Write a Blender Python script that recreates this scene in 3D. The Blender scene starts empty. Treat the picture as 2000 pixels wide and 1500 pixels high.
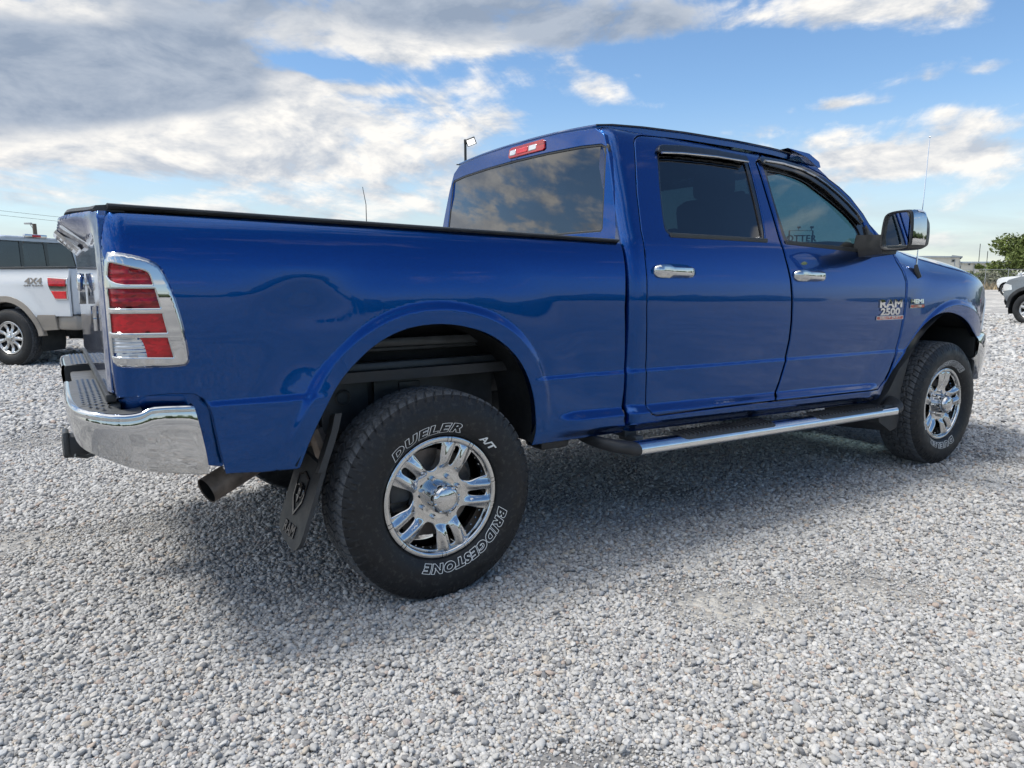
import bpy, bmesh, math, random
import numpy as np
from mathutils import Vector, Matrix
from mathutils.geometry import delaunay_2d_cdt
random.seed(7); np.random.seed(7)
PI=math.pi
sc=bpy.context.scene
COL=sc.collection

# ------------------------------------------------------------------ camera
CAMF,CAMW,CAMH=1387.07,2000.0,1500.0
CAMP=np.array([-1.2193,-2.3946,1.25583])
YAW,PITCH,ROLL=-.57225,-.14625,-.00307
def cam_axes():
    cy,sy=math.cos(YAW),math.sin(YAW); cp,sp=math.cos(PITCH),math.sin(PITCH)
    f=np.array([-sy*cp,cy*cp,sp]); r=np.array([cy,sy,0.]); u=np.cross(r,f)
    cr,sr=math.cos(ROLL),math.sin(ROLL)
    return r*cr+u*sr, -r*sr+u*cr, f
CR,CU,CF=cam_axes()
cd=bpy.data.cameras.new('camera'); cam=bpy.data.objects.new('camera',cd); COL.objects.link(cam)
cd.sensor_width=36.0; cd.lens=36.0*CAMF/CAMW; cd.clip_start=.02; cd.clip_end=5000
M=Matrix.Identity(4)
for i in range(3):
    M[i][0]=CR[i]; M[i][1]=CU[i]; M[i][2]=-CF[i]; M[i][3]=CAMP[i]
cam.matrix_world=M
sc.camera=cam
def ray(px,py):
    return CF+CR*(px-1000)/CAMF+CU*(750-py)/CAMF
def hit(px,py,x=None,y=None,z=None):
    d=ray(px,py)
    s=(y-CAMP[1])/d[1] if y is not None else (x-CAMP[0])/d[0] if x is not None else (z-CAMP[2])/d[2]
    return CAMP+s*d
def azel(px,py):
    d=ray(px,py); d=d/np.linalg.norm(d)
    return math.degrees(math.atan2(d[1],d[0])), math.degrees(math.asin(d[2]))

# ------------------------------------------------------------------ exposure
vs=sc.view_settings
sc.display_settings.display_device='sRGB'
vs.view_transform='Standard'; vs.look='None'; vs.gamma=1.0; vs.use_curve_mapping=False
vs.exposure=EXPO=0.18
SUN_EL,SUN_AZ=math.radians(60),math.radians(158)     # azimuth counted from +x
SUN_STRENGTH,SUN_ANGLE=2.6,math.radians(13.)
SKY_STRENGTH=.15
cy_=sc.cycles; cy_.max_bounces=6; cy_.diffuse_bounces=2; cy_.glossy_bounces=4; cy_.transmission_bounces=2; cy_.transparent_max_bounces=12
cy_.caustics_reflective=False; cy_.caustics_refractive=False; cy_.adaptive_threshold=.02; cy_.use_denoising=True

# ------------------------------------------------------------------ node helpers
class NT:
    def __init__(s,tree): s.t=tree; s.n=tree.nodes; s.l=tree.links
    def new(s,typ,**kw):
        nd=s.n.new(typ)
        for k,v in kw.items(): setattr(nd,k,v)
        return nd
    def _set(s,sock,v):
        if isinstance(v,bpy.types.NodeSocket): s.l.new(v,sock)
        elif v is not None: sock.default_value=v
    def math(s,op,a,b=None,c=None,clamp=False):
        nd=s.new('ShaderNodeMath',operation=op,use_clamp=clamp)
        s._set(nd.inputs[0],a); s._set(nd.inputs[1],b)
        if c is not None: s._set(nd.inputs[2],c)
        return nd.outputs[0]
    def add(s,a,b): return s.math('ADD',a,b)
    def sub(s,a,b): return s.math('SUBTRACT',a,b)
    def mul(s,a,b): return s.math('MULTIPLY',a,b)
    def div(s,a,b): return s.math('DIVIDE',a,b)
    def mad(s,a,b,c): return s.math('MULTIPLY_ADD',a,b,c)
    def sstep(s,v,a,b,lo=0.,hi=1.):
        nd=s.new('ShaderNodeMapRange',interpolation_type='SMOOTHSTEP')
        s._set(nd.inputs[0],v); nd.inputs[1].default_value=a; nd.inputs[2].default_value=b
        nd.inputs[3].default_value=lo; nd.inputs[4].default_value=hi
        return nd.outputs[0]
    def lin(s,v,a,b,lo=0.,hi=1.):
        nd=s.new('ShaderNodeMapRange'); nd.clamp=True
        s._set(nd.inputs[0],v); nd.inputs[1].default_value=a; nd.inputs[2].default_value=b
        nd.inputs[3].default_value=lo; nd.inputs[4].default_value=hi
        return nd.outputs[0]
    def mix(s,f,a,b,mode='MIX'):
        nd=s.new('ShaderNodeMix',data_type='RGBA',blend_type=mode)
        s._set(nd.inputs[0],f)
        for i,v in ((6,a),(7,b)):
            if isinstance(v,(tuple,list)): v=tuple(v)+((1.,) if len(v)==3 else ())
            s._set(nd.inputs[i],v)
        return nd.outputs[2]
    def xyz(s,x,y,z=0.):
        nd=s.new('ShaderNodeCombineXYZ')
        for i,v in enumerate((x,y,z)): s._set(nd.inputs[i],v)
        return nd.outputs[0]
    def sep(s,v):
        nd=s.new('ShaderNodeSeparateXYZ'); s.l.new(v,nd.inputs[0]); return nd.outputs
    def noise(s,vec,scale,detail=4,rough=.55,dist=0.,lac=2.):
        nd=s.new('ShaderNodeTexNoise'); s._set(nd.inputs['Vector'],vec)
        nd.inputs['Scale'].default_value=scale; nd.inputs['Detail'].default_value=detail
        nd.inputs['Roughness'].default_value=rough; nd.inputs['Distortion'].default_value=dist
        nd.inputs['Lacunarity'].default_value=lac
        return nd.outputs[0]
    def ramp(s,v,stops,interp='LINEAR'):
        nd=s.new('ShaderNodeValToRGB'); cr=nd.color_ramp; cr.interpolation=interp
        while len(cr.elements)<len(stops): cr.elements.new(.5)
        for e,(p,c) in zip(cr.elements,stops):
            e.position=p; e.color=tuple(c)+((1.,) if len(c)==3 else ())
        s._set(nd.inputs[0],v); return nd.outputs[0]

# ------------------------------------------------------------------ sky: clear-sky model plus cloud layers in true directions
def build_world():
    w=bpy.data.worlds.new('World'); sc.world=w; w.use_nodes=True
    t=NT(w.node_tree); t.n.clear()
    out=t.new('ShaderNodeOutputWorld'); bg=t.new('ShaderNodeBackground'); t.l.new(bg.outputs[0],out.inputs[0])
    sky=t.new('ShaderNodeTexSky',sky_type='NISHITA'); sky.sun_disc=False
    sky.sun_elevation=SUN_EL; sky.sun_rotation=PI/2-SUN_AZ
    sky.altitude=1400; sky.air_density=1.15; sky.dust_density=.6; sky.ozone_density=1.6
    hs=t.new('ShaderNodeHueSaturation'); t.l.new(sky.outputs[0],hs.inputs['Color'])
    hs.inputs['Saturation'].default_value=1.14; hs.inputs['Value'].default_value=1.0
    tc=t.new('ShaderNodeTexCoord'); d=tc.outputs['Generated']
    x,y,z=t.sep(d)
    el=t.mul(t.math('ARCSINE',z),180/PI); az=t.mul(t.math('ARCTAN2',y,x),180/PI)
    # billowy cloud texture in direction space, flattened the way distant clouds are
    q=t.xyz(x,y,t.mul(z,2.3))
    zz=t.add(t.math('MAXIMUM',z,0.),.12); P=t.xyz(t.div(x,zz),t.div(y,zz),0.)
    wn=t.noise(q,3.2,2,.5); wn2=t.noise(t.xyz(y,t.mul(z,2.3),x),3.2,2,.5)
    azw=t.add(az,t.mad(wn,14.,-7.)); elw=t.add(el,t.mad(wn2,4.4,-2.2))
    n1=t.noise(q,7.5,7,.62,.25)
    n2=t.noise(P,1.1,5,.6,.3)
    vo=t.new('ShaderNodeTexVoronoi',feature='SMOOTH_F1'); wob=t.new('ShaderNodeVectorMath',operation='SCALE'); t.l.new(q,wob.inputs[0]); wob.inputs[3].default_value=1.
    t.l.new(q,vo.inputs['Vector']); vo.inputs['Scale'].default_value=16.; vo.inputs['Detail'].default_value=1.; vo.inputs['Roughness'].default_value=.6; vo.inputs['Smoothness'].default_value=.6
    puff=t.math('SUBTRACT',.55,vo.outputs['Distance'])
    sd=(math.cos(SUN_EL)*math.cos(SUN_AZ),math.cos(SUN_EL)*math.sin(SUN_AZ),math.sin(SUN_EL)*2.3)
    off=t.new('ShaderNodeVectorMath',operation='ADD'); t.l.new(q,off.inputs[0]); off.inputs[1].default_value=(sd[0]*.022,sd[1]*.022,sd[2]*.022)
    n1s=t.noise(off.outputs[0],7.5,5,.62,.25)
    lump=t.math('MULTIPLY_ADD',t.sub(n1,n1s),4.2,.55,clamp=True)
    def blobs(lst):
        tot=None
        for (px,py,rx,ry,wt) in lst:
            a0,e0=azel(px,py); sa=rx/CAMF*57.3*1.15; se=ry/CAMF*57.3*1.15
            u=t.mad(azw,1/sa,-a0/sa); v=t.mad(elw,1/se,-e0/se)
            m=t.mul(t.math('EXPONENT',t.mul(t.mad(u,u,t.mul(v,v)),-1.)),wt)
            tot=m if tot is None else t.add(tot,m)
        return tot
    B=blobs([(250,45,270,32,.60),(440,172,130,20,.34),(800,78,120,34,.62),(700,178,110,14,.50),(1150,150,200,30,.52),(1130,205,130,22,.42),
             (130,250,170,38,.46),(250,300,250,34,.36),(430,262,130,44,.46),(620,222,130,36,.44),(560,285,240,42,.34),(850,245,150,42,.40),(720,330,280,34,.36),(230,390,360,30,.34),(800,395,260,44,.42),
             (1740,6,180,38,.75),(1890,142,110,16,.46),(1700,202,90,11,.40),
             (1945,250,60,26,.60),(1925,318,105,22,.60),(1735,302,95,15,.44),(1640,272,120,12,.30),(1500,330,330,34,.18),(1720,352,190,14,.22),
             (1560,410,320,60,.30),(1890,465,130,16,.46),(1340,460,220,24,.26),
             (640,140,90,36,-.35),(480,206,90,14,-.26),(1250,108,150,26,-.28),(330,345,120,10,-.22),(1450,140,240,60,-.22),(1010,220,90,14,-.18)])
    G=blobs([(100,150,320,64,.86),(400,125,170,70,.74),(-260,120,300,110,.8),(650,22,330,46,.56),(1040,42,270,48,.58),(1270,22,150,32,.36),
             (1480,245,100,15,.48),(1690,214,70,8,.40),(1770,314,100,10,.30),(1905,112,46,15,.32)])
    # out of the picture: broken cover, plus a bright overcast round the sun added as fill light
    sdv=t.new('ShaderNodeVectorMath',operation='DOT_PRODUCT'); t.l.new(d,sdv.inputs[0]); sdv.inputs[1].default_value=(math.cos(SUN_EL)*math.cos(SUN_AZ),math.cos(SUN_EL)*math.sin(SUN_AZ),math.sin(SUN_EL))
    near=t.sstep(sdv.outputs['Value'],.25,.95)
    side=t.math('MAXIMUM',t.sstep(el,21.,32.),t.mul(t.math('MAXIMUM',t.sstep(az,98.,112.),t.sstep(az,14.,2.)),t.sstep(el,2.,9.)))
    gen=t.mul(t.add(t.sstep(t.mad(sdv.outputs['Value'],.10,n2),.47,.70),t.mul(near,.75)),side)
    xs_,ys_,zs_=t.sep(P)
    st=t.noise(t.xyz(t.mad(xs_,.45,t.mul(ys_,.25)),t.mad(ys_,2.2,t.mul(xs_,-1.6)),0.),1.6,5,.62,.4)
    f=t.mad(t.sub(n1,.5),1.55,t.mad(t.sub(st,.5),.85,0.)); f=t.add(f,t.mad(puff,.32,-.07))
    dens=t.add(t.add(B,t.mul(G,.8)),t.add(f,t.mul(gen,.62)))
    aw=t.sstep(dens,.10,.58)
    gn=t.add(t.add(G,t.mul(gen,t.mad(near,-.5,.42))),t.add(t.mul(t.sub(n1,.5),.9),t.mul(B,-.35)))
    g=t.sstep(gn,.26,.78)
    white=t.mix(lump,(.60,.655,.74),(1.12,1.09,1.04))
    grey=t.mix(lump,(.33,.41,.54),(.50,.57,.68))
    cloud=t.mix(g,white,grey)
    cscale=t.new('ShaderNodeVectorMath',operation='SCALE'); t.l.new(cloud,cscale.inputs[0]); t.l.new(t.mul(t.mad(t.mul(near,side),.95,1.),.82/SKY_STRENGTH),cscale.inputs[3])
    skyc=hs.outputs[0]
    veil=t.mul(t.sstep(el,14.,-1.),t.lin(n2,.3,.7,.55,1.))
    pale=t.new('ShaderNodeVectorMath',operation='SCALE'); pale.inputs[0].default_value=(.64,.715,.755); pale.inputs[3].default_value=.82/SKY_STRENGTH
    skyv=t.mix(t.mul(veil,.95),skyc,pale.outputs[0])
    fin=t.mix(t.mul(aw,t.lin(el,0.,7.,.6,1.)),skyv,cscale.outputs[0])
    t.l.new(fin,bg.inputs['Color']); bg.inputs['Strength'].default_value=SKY_STRENGTH
build_world()
sl=bpy.data.lights.new('sun','SUN'); sl.energy=SUN_STRENGTH; sl.angle=SUN_ANGLE; sl.color=(1.,.955,.88)
so=bpy.data.objects.new('sun',sl); COL.objects.link(so)
sdir=Vector((math.cos(SUN_EL)*math.cos(SUN_AZ),math.cos(SUN_EL)*math.sin(SUN_AZ),math.sin(SUN_EL)))
so.rotation_euler=sdir.to_track_quat('Z','Y').to_euler(); so.location=(0,20,40)

# ------------------------------------------------------------------ materials
def principled(name,color=(.5,.5,.5),rough=.5,metal=0.,coat=0.,spec=.5,var=.0,vscale=8.,bump=0.,bscale=60.,trans=0.,ior=1.45,emit=None,coatr=.03,dirt=0.):
    m=bpy.data.materials.new(name); m.use_nodes=True; t=NT(m.node_tree)
    b=t.n['Principled BSDF']
    b.inputs['Roughness'].default_value=rough; b.inputs['Metallic'].default_value=metal
    b.inputs['Coat Weight'].default_value=coat; b.inputs['Coat Roughness'].default_value=coatr
    b.inputs['Specular IOR Level'].default_value=spec; b.inputs['IOR'].default_value=ior
    b.inputs['Transmission Weight'].default_value=trans
    tc=t.new('ShaderNodeTexCoord').outputs['Object']
    c=tuple(color)+(1.,)
    if var>0 or dirt>0:
        n=t.noise(tc,vscale,5,.6)
        lo=tuple(k*(1-var) for k in color); hi=tuple(min(1,k*(1+var)) for k in color)
        o=t.mix(t.lin(n,.3,.7),lo,hi)
        if dirt>0:
            n2=t.noise(tc,vscale*2.3,6,.65)
            o=t.mix(t.mul(t.sstep(n2,.5,.75),dirt),o,(.28,.26,.23))
        t.l.new(o,b.inputs['Base Color'])
        r=t.lin(n,.3,.7,max(0,rough*(1-.3)),min(1,rough*(1+.3))); t.l.new(r,b.inputs['Roughness'])
    else: b.inputs['Base Color'].default_value=c
    if bump>0:
        bn=t.new('ShaderNodeBump'); bn.inputs['Strength'].default_value=bump; bn.inputs['Distance'].default_value=.002
        t.l.new(t.noise(tc,bscale,4,.6),bn.inputs['Height']); t.l.new(bn.outputs[0],b.inputs['Normal'])
    if emit:
        b.inputs['Emission Color'].default_value=tuple(emit[:3])+(1.,); b.inputs['Emission Strength'].default_value=emit[3]
    return m
def paint(name,color,flake=.25,coat=1.,metal=0.):
    m=principled(name,color,.25 if metal else .34,metal,coat,.25); t=NT(m.node_tree); b=t.n['Principled BSDF']
    tc=t.new('ShaderNodeTexCoord').outputs['Object']
    b.inputs['Coat IOR'].default_value=1.40
    fl=t.new('ShaderNodeTexVoronoi'); t.l.new(tc,fl.inputs['Vector']); fl.inputs['Scale'].default_value=900.
    hi=tuple(k*(1+flake) for k in color); lo=tuple(k*(1-flake) for k in color)
    t.l.new(t.mix(t.sep(fl.outputs['Color'])[0],lo,hi),b.inputs['Base Color'])
    # very faint orange peel in the clear coat and dust film
    bn=t.new('ShaderNodeBump'); bn.inputs['Strength'].default_value=.018; bn.inputs['Distance'].default_value=.002
    t.l.new(t.noise(tc,55.,2,.5),bn.inputs['Height']); t.l.new(bn.outputs[0],b.inputs['Coat Normal'])
    t.l.new(t.lin(t.noise(tc,3.,4,.6),.3,.75,.012,.05),b.inputs['Coat Roughness'])
    return m
def glass(name,tint,refl=1.):
    m=bpy.data.materials.new(name); m.use_nodes=True; t=NT(m.node_tree); t.n.clear()
    out=t.new('ShaderNodeOutputMaterial'); tr=t.new('ShaderNodeBsdfTransparent'); gl=t.new('ShaderNodeBsdfGlossy')
    tr.inputs[0].default_value=tuple(tint)+(1.,); gl.inputs['Roughness'].default_value=.008
    tc=t.new('ShaderNodeTexCoord').outputs['Object']
    v=t.lin(t.noise(tc,2.5,4,.6),.3,.7,.9,1.); gl.inputs[0].default_value=(.95,.97,1.,1.)
    gm=t.new('ShaderNodeNewGeometry'); dt=t.new('ShaderNodeVectorMath',operation='DOT_PRODUCT'); t.l.new(gm.outputs['Normal'],dt.inputs[0]); t.l.new(gm.outputs['Incoming'],dt.inputs[1])
    ca=t.math('SUBTRACT',1.,t.math('ABSOLUTE',dt.outputs['Value']),clamp=True); fo=t.mad(t.math('POWER',ca,5.),.955,.045)
    mx=t.new('ShaderNodeMixShader'); t.l.new(t.math('MULTIPLY',t.mul(fo,refl),v,clamp=True),mx.inputs[0]); t.l.new(tr.outputs[0],mx.inputs[1]); t.l.new(gl.outputs[0],mx.inputs[2])
    t.l.new(mx.outputs[0],out.inputs[0]); return m
MT={}
MT['blue']=paint('metallic_blue_paint',(.0003,.055,.235),metal=.95)
MT['white']=paint('white_paint',(.62,.645,.67),.02)
MT['greypaint']=paint('grey_paint',(.16,.18,.20),.15)
MT['tan']=paint('tan_paint',(.30,.27,.235),.1,.6)
MT['chrome']=principled('chrome',(.58,.59,.60),.045,1.,var=.03,vscale=5.)
MT['satin']=principled('brushed_steel',(.76,.77,.78),.15,1.,var=.05,vscale=14.)
MT['alloy']=principled('silver_alloy',(.60,.60,.60),.28,.9,var=.06)
MT['rubber']=principled('tyre_rubber',(.013,.014,.016),.5,0.,spec=.42,var=.30,vscale=22.,bump=.25,bscale=240.,dirt=.12)
MT['tread']=principled('lightened_dusty_tread_rubber',(.085,.09,.097),.8,0.,spec=.4,var=.35,vscale=30.,bump=.25,bscale=240.,dirt=.2)  # dust speckle; base colour also lightened against the dim light round the wheel
MT['letter']=principled('white_tyre_letters',(.80,.80,.78),.6,var=.06,vscale=60.)
MT['black']=principled('black_plastic',(.032,.034,.037),.48,0.,var=.25,vscale=15.,bump=.2,bscale=300.)
MT['gloss']=principled('gloss_black',(.012,.012,.013),.10,0.,.5,var=.2)
MT['pad']=principled('grey_step_pad',(.12,.125,.13),.5,0.,var=.15,vscale=20.)
MT['cap']=principled('weathered_black_plastic',(.045,.048,.05),.55,0.,var=.3,vscale=9.,bump=.2,bscale=200.)
MT['dark']=principled('underbody_black',(.014,.016,.017),.7,0.,var=.3,vscale=9.,bump=.3,bscale=40.)
MT['frame']=principled('frame_black_paint',(.055,.061,.066),.40,0.,var=.3,vscale=12.,bump=.2,bscale=50.,dirt=.04)
MT['rust']=principled('heat_stained_steel',(.26,.21,.175),.5,.35,var=.45,vscale=16.,bump=.25,bscale=90.,dirt=.2)
MT['pipein']=principled('sooty_pipe_bore',(.006,.006,.006),.9,0.,var=.3)
MT['fabric']=principled('seat_fabric',(.045,.045,.05),.85,0.,var=.25,vscale=30.,bump=.3,bscale=200.)
MT['liner']=principled('headliner',(.10,.10,.105),.9,0.,var=.1)
MT['red']=principled('red_lens',(.50,.004,.012),.3,0.,1.,.2,var=.16,vscale=30.)
MT['redbright']=principled('red_lens_bright',(.64,.005,.014),.3,0.,1.,.2,var=.1,vscale=30.)
MT['reddeep']=principled('red_lens_deep',(.38,.004,.012),.3,0.,1.,.2,var=.22,vscale=40.)
def lens(name,lo,hi):
    m=principled(name,hi,.22,0.,1.,.2); t=NT(m.node_tree); b=t.n['Principled BSDF']
    o=t.new('ShaderNodeTexCoord').outputs['Object']; x_,y_,z_=t.sep(o)
    v=t.new('ShaderNodeTexVoronoi',feature='F1'); t.l.new(t.xyz(t.mul(x_,70.),0.,t.mul(z_,150.)),v.inputs['Vector']); v.inputs['Scale'].default_value=1.
    n=t.noise(o,16.,3,.6); k=t.add(t.mul(t.sep(v.outputs['Color'])[0],.45),t.mul(n,.8))
    t.l.new(t.mix(t.lin(k,.35,.9),lo,hi),b.inputs['Base Color']); return m
MT['red']=lens('red_lens',(.18,.002,.006),(.60,.005,.016)); MT['redbright']=lens('red_lens_bright',(.46,.004,.010),(.78,.006,.018)); MT['reddeep']=lens('red_lens_deep',(.15,.002,.006),(.52,.005,.014))
MT['clear']=principled('clear_ribbed_lens',(.70,.71,.72),.14,.35,.8,var=.12,vscale=40.)
MT['glassdark']=glass('tinted_glass',(.055,.08,.085),2.)
MT['glassrear']=glass('rear_tinted_glass',(.05,.06,.065),2.5)
MT['glassfront']=glass('front_glass',(.24,.37,.42),1.3)
MT['mirror']=principled('mirror_glass',(.75,.78,.78),.015,1.,var=.02)
MT['redbadge']=principled('red_badge',(.45,.035,.025),.3,0.,.5,var=.1)
MT['decal']=principled('grey_decal',(.22,.20,.18),.5,0.,var=.1)
MT['post']=principled('galvanised_steel',(.42,.43,.43),.45,.6,var=.2,vscale=6.)
MT['pole']=principled('dark_pole_paint',(.018,.022,.024),.45,0.,var=.3)
MT['wood']=principled('weathered_wood',(.10,.085,.07),.85,0.,var=.35,vscale=6.,bump=.4,bscale=30.)
MT['led']=principled('lit_led_panel',(.8,.8,.8),.3,0.,var=.05,emit=(1.,.98,.92,1.0))
MT['wall']=principled('corrugated_wall_paint',(.66,.62,.53),.6,0.,var=.08,vscale=.6)
MT['wallgrey']=principled('grey_wall_cladding',(.36,.38,.40),.6,0.,var=.1,vscale=.6)
MT['roofm']=principled('metal_roof',(.30,.33,.35),.5,.3,var=.12,vscale=.5)
MT['signblack']=principled('sign_lettering',(.02,.05,.06),.5,0.,var=.1)

# ------------------------------------------------------------------ mesh helpers
def tag(o,label=None,cat=None,group=None,kind=None):
    if label: o['label']=label
    if cat: o['category']=cat
    if group: o['group']=group
    if kind: o['kind']=kind
    return o
def empty(name,loc=(0,0,0),rz=0.,parent=None):
    o=bpy.data.objects.new(name,None); COL.objects.link(o); o.location=loc; o.rotation_euler=(0,0,rz)
    o.empty_display_size=.2
    if parent: o.parent=parent
    return o
def mk(name,V,F,mats,parent=None,midx=None,angle=35.,normals=None,recalc=False):
    me=bpy.data.meshes.new(name)
    me.from_pydata([tuple(v) for v in V],[],[tuple(int(i) for i in f) for f in F])
    if not isinstance(mats,(list,tuple)): mats=[mats]
    for m in mats: me.materials.append(m)
    if recalc:
        bm=bmesh.new(); bm.from_mesh(me); bmesh.ops.recalc_face_normals(bm,faces=bm.faces); bm.to_mesh(me); bm.free()
    if midx is not None: me.polygons.foreach_set('material_index',np.asarray(midx,dtype=np.int32))
    me.polygons.foreach_set('use_smooth',np.ones(len(me.polygons),dtype=bool))
    if normals is not None:
        me.normals_split_custom_set([tuple(n) for n in normals])
    elif angle is not None: me.set_sharp_from_angle(angle=math.radians(angle))
    me.update()
    o=bpy.data.objects.new(name,me); COL.objects.link(o)
    if parent: o.parent=parent
    return o
class MB:
    def __init__(s): s.v=[]; s.f=[]; s.m=[]
    def add(s,V,F,mi=0):
        k=len(s.v); s.v+= [tuple(map(float,v)) for v in V]; s.f+=[tuple(int(i)+k for i in f) for f in F]; s.m+=[mi]*len(F); return s
    def box(s,c,size,mi=0,bev=.0,rot=None):
        hx,hy,hz=[k/2 for k in size]; b=min(bev,hx*.9,hy*.9,hz*.9)
        if b<=0:
            V=[(sx*hx,sy*hy,sz*hz) for sx in(-1,1) for sy in(-1,1) for sz in(-1,1)]
            F=[(0,1,3,2),(4,6,7,5),(0,4,5,1),(2,3,7,6),(0,2,6,4),(1,5,7,3)]
        else:
            bm=bmesh.new(); bmesh.ops.create_cube(bm,size=1.)
            for v in bm.verts: v.co=Vector((v.co.x*2*hx,v.co.y*2*hy,v.co.z*2*hz))
            bmesh.ops.bevel(bm,geom=bm.edges[:],offset=b,segments=2,affect='EDGES',profile=.5)
            bm.verts.index_update()
            V=[tuple(v.co) for v in bm.verts]; F=[[v.index for v in f.verts] for f in bm.faces]; bm.free()
        V=[Vector(v) for v in V]
        if rot is not None: V=[rot@v for v in V]
        c=Vector(c); return s.add([v+c for v in V],F,mi)
    def tube(s,path,r,n=10,mi=0,caps=True,flat=1.,up=(0,0,1)):
        path=[Vector(p) for p in path]; V=[];F=[]
        rs=r if isinstance(r,(list,tuple)) else [r]*len(path)
        prev=None
        for i,p in enumerate(path):
            d=(path[min(i+1,len(path)-1)]-path[max(i-1,0)]).normalized()
            if prev is None:
                u=Vector(up)
                if abs(u.dot(d))>.95: u=Vector((1,0,0))
                a=d.cross(u).normalized()
            else:
                a=(prev-d*prev.dot(d)).normalized()
            prev=a; b=a.cross(d).normalized()
            for k in range(n):
                th=2*PI*k/n; V.append(p+a*math.cos(th)*rs[i]+b*math.sin(th)*rs[i]*flat)
        for i in range(len(path)-1):
            for k in range(n):
                F.append((i*n+k,i*n+(k+1)%n,(i+1)*n+(k+1)%n,(i+1)*n+k))
        if caps:
            F.append(tuple(range(n-1,-1,-1))); F.append(tuple((len(path)-1)*n+k for k in range(n)))
        return s.add(V,F,mi)
    def lathe(s,prof,o=(0,0,0),n=48,mi=0,axis='y',close=False):
        # prof: (a along axis, r)
        V=[];F=[]; L=len(prof)
        for k in range(n):
            th=2*PI*k/n
            for a,r in prof:
                p=(r*math.cos(th),a,r*math.sin(th)) if axis=='y' else (r*math.cos(th),r*math.sin(th),a) if axis=='z' else (a,r*math.cos(th),r*math.sin(th))
                V.append((p[0]+o[0],p[1]+o[1],p[2]+o[2]))
        for k in range(n):
            for i in range(L-1):
                F.append((k*L+i,k*L+i+1,((k+1)%n)*L+i+1,((k+1)%n)*L+i))
        if close:
            F.append(tuple(k*L for k in range(n))); F.append(tuple(k*L+L-1 for k in range(n-1,-1,-1)))
        return s.add(V,F,mi)
    def loft(s,secs,mi=0,closed=False,caps=False):
        n=len(secs[0]); V=[p for q in secs for p in q]; F=[]
        for i in range(len(secs)-1):
            for k in range(n if closed else n-1):
                k2=(k+1)%n; F.append((i*n+k,i*n+k2,(i+1)*n+k2,(i+1)*n+k))
        if caps:
            F.append(tuple(range(n-1,-1,-1))); F.append(tuple((len(secs)-1)*n+k for k in range(n)))
        return s.add(V,F,mi)
    def prism(s,pts,fn,depth,mi=0):
        # pts: 2D outline, fn(u,v,w)->3D, extruded w 0..depth
        n=len(pts); V=[fn(u,v,0.) for u,v in pts]+[fn(u,v,depth) for u,v in pts]
        F=[tuple(range(n)),tuple(range(2*n-1,n-1,-1))]+[(i,(i+1)%n,n+(i+1)%n,n+i) for i in range(n)]
        return s.add(V,F,mi)
    def sphere(s,c,r,n=10,mi=0,scale=(1,1,1)):
        V=[];F=[]
        for i in range(n+1):
            ph=PI*i/n
            for k in range(2*n):
                th=PI*k/n; V.append((c[0]+r*scale[0]*math.sin(ph)*math.cos(th),c[1]+r*scale[1]*math.sin(ph)*math.sin(th),c[2]+r*scale[2]*math.cos(ph)))
        for i in range(n):
            for k in range(2*n): F.append((i*2*n+k,(i+1)*2*n+k,(i+1)*2*n+(k+1)%(2*n),i*2*n+(k+1)%(2*n)))
        return s.add(V,F,mi)
    def build(s,name,mats,parent=None,angle=35.,recalc=True):
        return mk(name,s.v,s.f,mats,parent,s.m,angle,None,recalc)
def chaikin(p,n=2,closed=True):
    p=np.asarray(p,float)
    for _ in range(n):
        if closed: q=np.roll(p,-1,0)
        else: q=p[1:]
        a=p if closed else p[:-1]
        r=np.empty((2*len(a),p.shape[1])); r[0::2]=.75*a+.25*q; r[1::2]=.25*a+.75*q
        if not closed: r=np.vstack([p[:1],r,p[-1:]])
        p=r
    return p
def resample(p,h,closed=True):
    p=np.asarray(p,float); out=[]
    n=len(p)
    for i in range(n if closed else n-1):
        a=p[i]; b=p[(i+1)%n]; L=np.linalg.norm(b-a)
        if L<1e-6: continue
        k=max(1,int(math.ceil(L/h)))
        for j in range(k): out.append(a+(b-a)*j/k)
    if not closed: out.append(p[-1])
    return np.array(out)
def area2(p):
    x,y=p[:,0],p[:,1]; return .5*np.sum(x*np.roll(y,-1)-np.roll(x,-1)*y)
def inpoly(P,poly):
    x,y=P[:,0],P[:,1]; r=np.zeros(len(P),bool)
    px,py=poly[:,0],poly[:,1]; qx,qy=np.roll(px,-1),np.roll(py,-1)
    for a,b,c,d in zip(px,py,qx,qy):
        if b==d: continue
        m=((b>y)!=(d>y))&(x<(c-a)*(y-b)/(d-b)+a); r^=m
    return r
def polydist(P,poly,closed=True):
    P=np.asarray(P,float); A=poly if closed else poly[:-1]; B=np.roll(poly,-1,0) if closed else poly[1:]
    D=B-A; L=(D*D).sum(1); k=L>1e-12; A=A[k];D=D[k];L=L[k]
    best=np.empty(len(P)); st=max(1,400000//max(1,len(A)))
    for i in range(0,len(P),st):
        q=P[i:i+st,None,:]-A[None]
        t=np.clip((q[...,0]*D[:,0]+q[...,1]*D[:,1])/L,0,1)
        ex=q[...,0]-t*D[:,0]; ey=q[...,1]-t*D[:,1]
        best[i:i+st]=np.sqrt((ex*ex+ey*ey).min(1))
    return best
def offset_in(p,d):
    # inward offset of a CCW ring
    t=np.roll(p,-1,0)-np.roll(p,1,0); t/= (np.linalg.norm(t,axis=1)[:,None]+1e-12)
    return p+d*np.stack([-t[:,1],t[:,0]],1), np.stack([t[:,1],-t[:,0]],1)
YC=1.0   # the truck's middle plane
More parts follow.
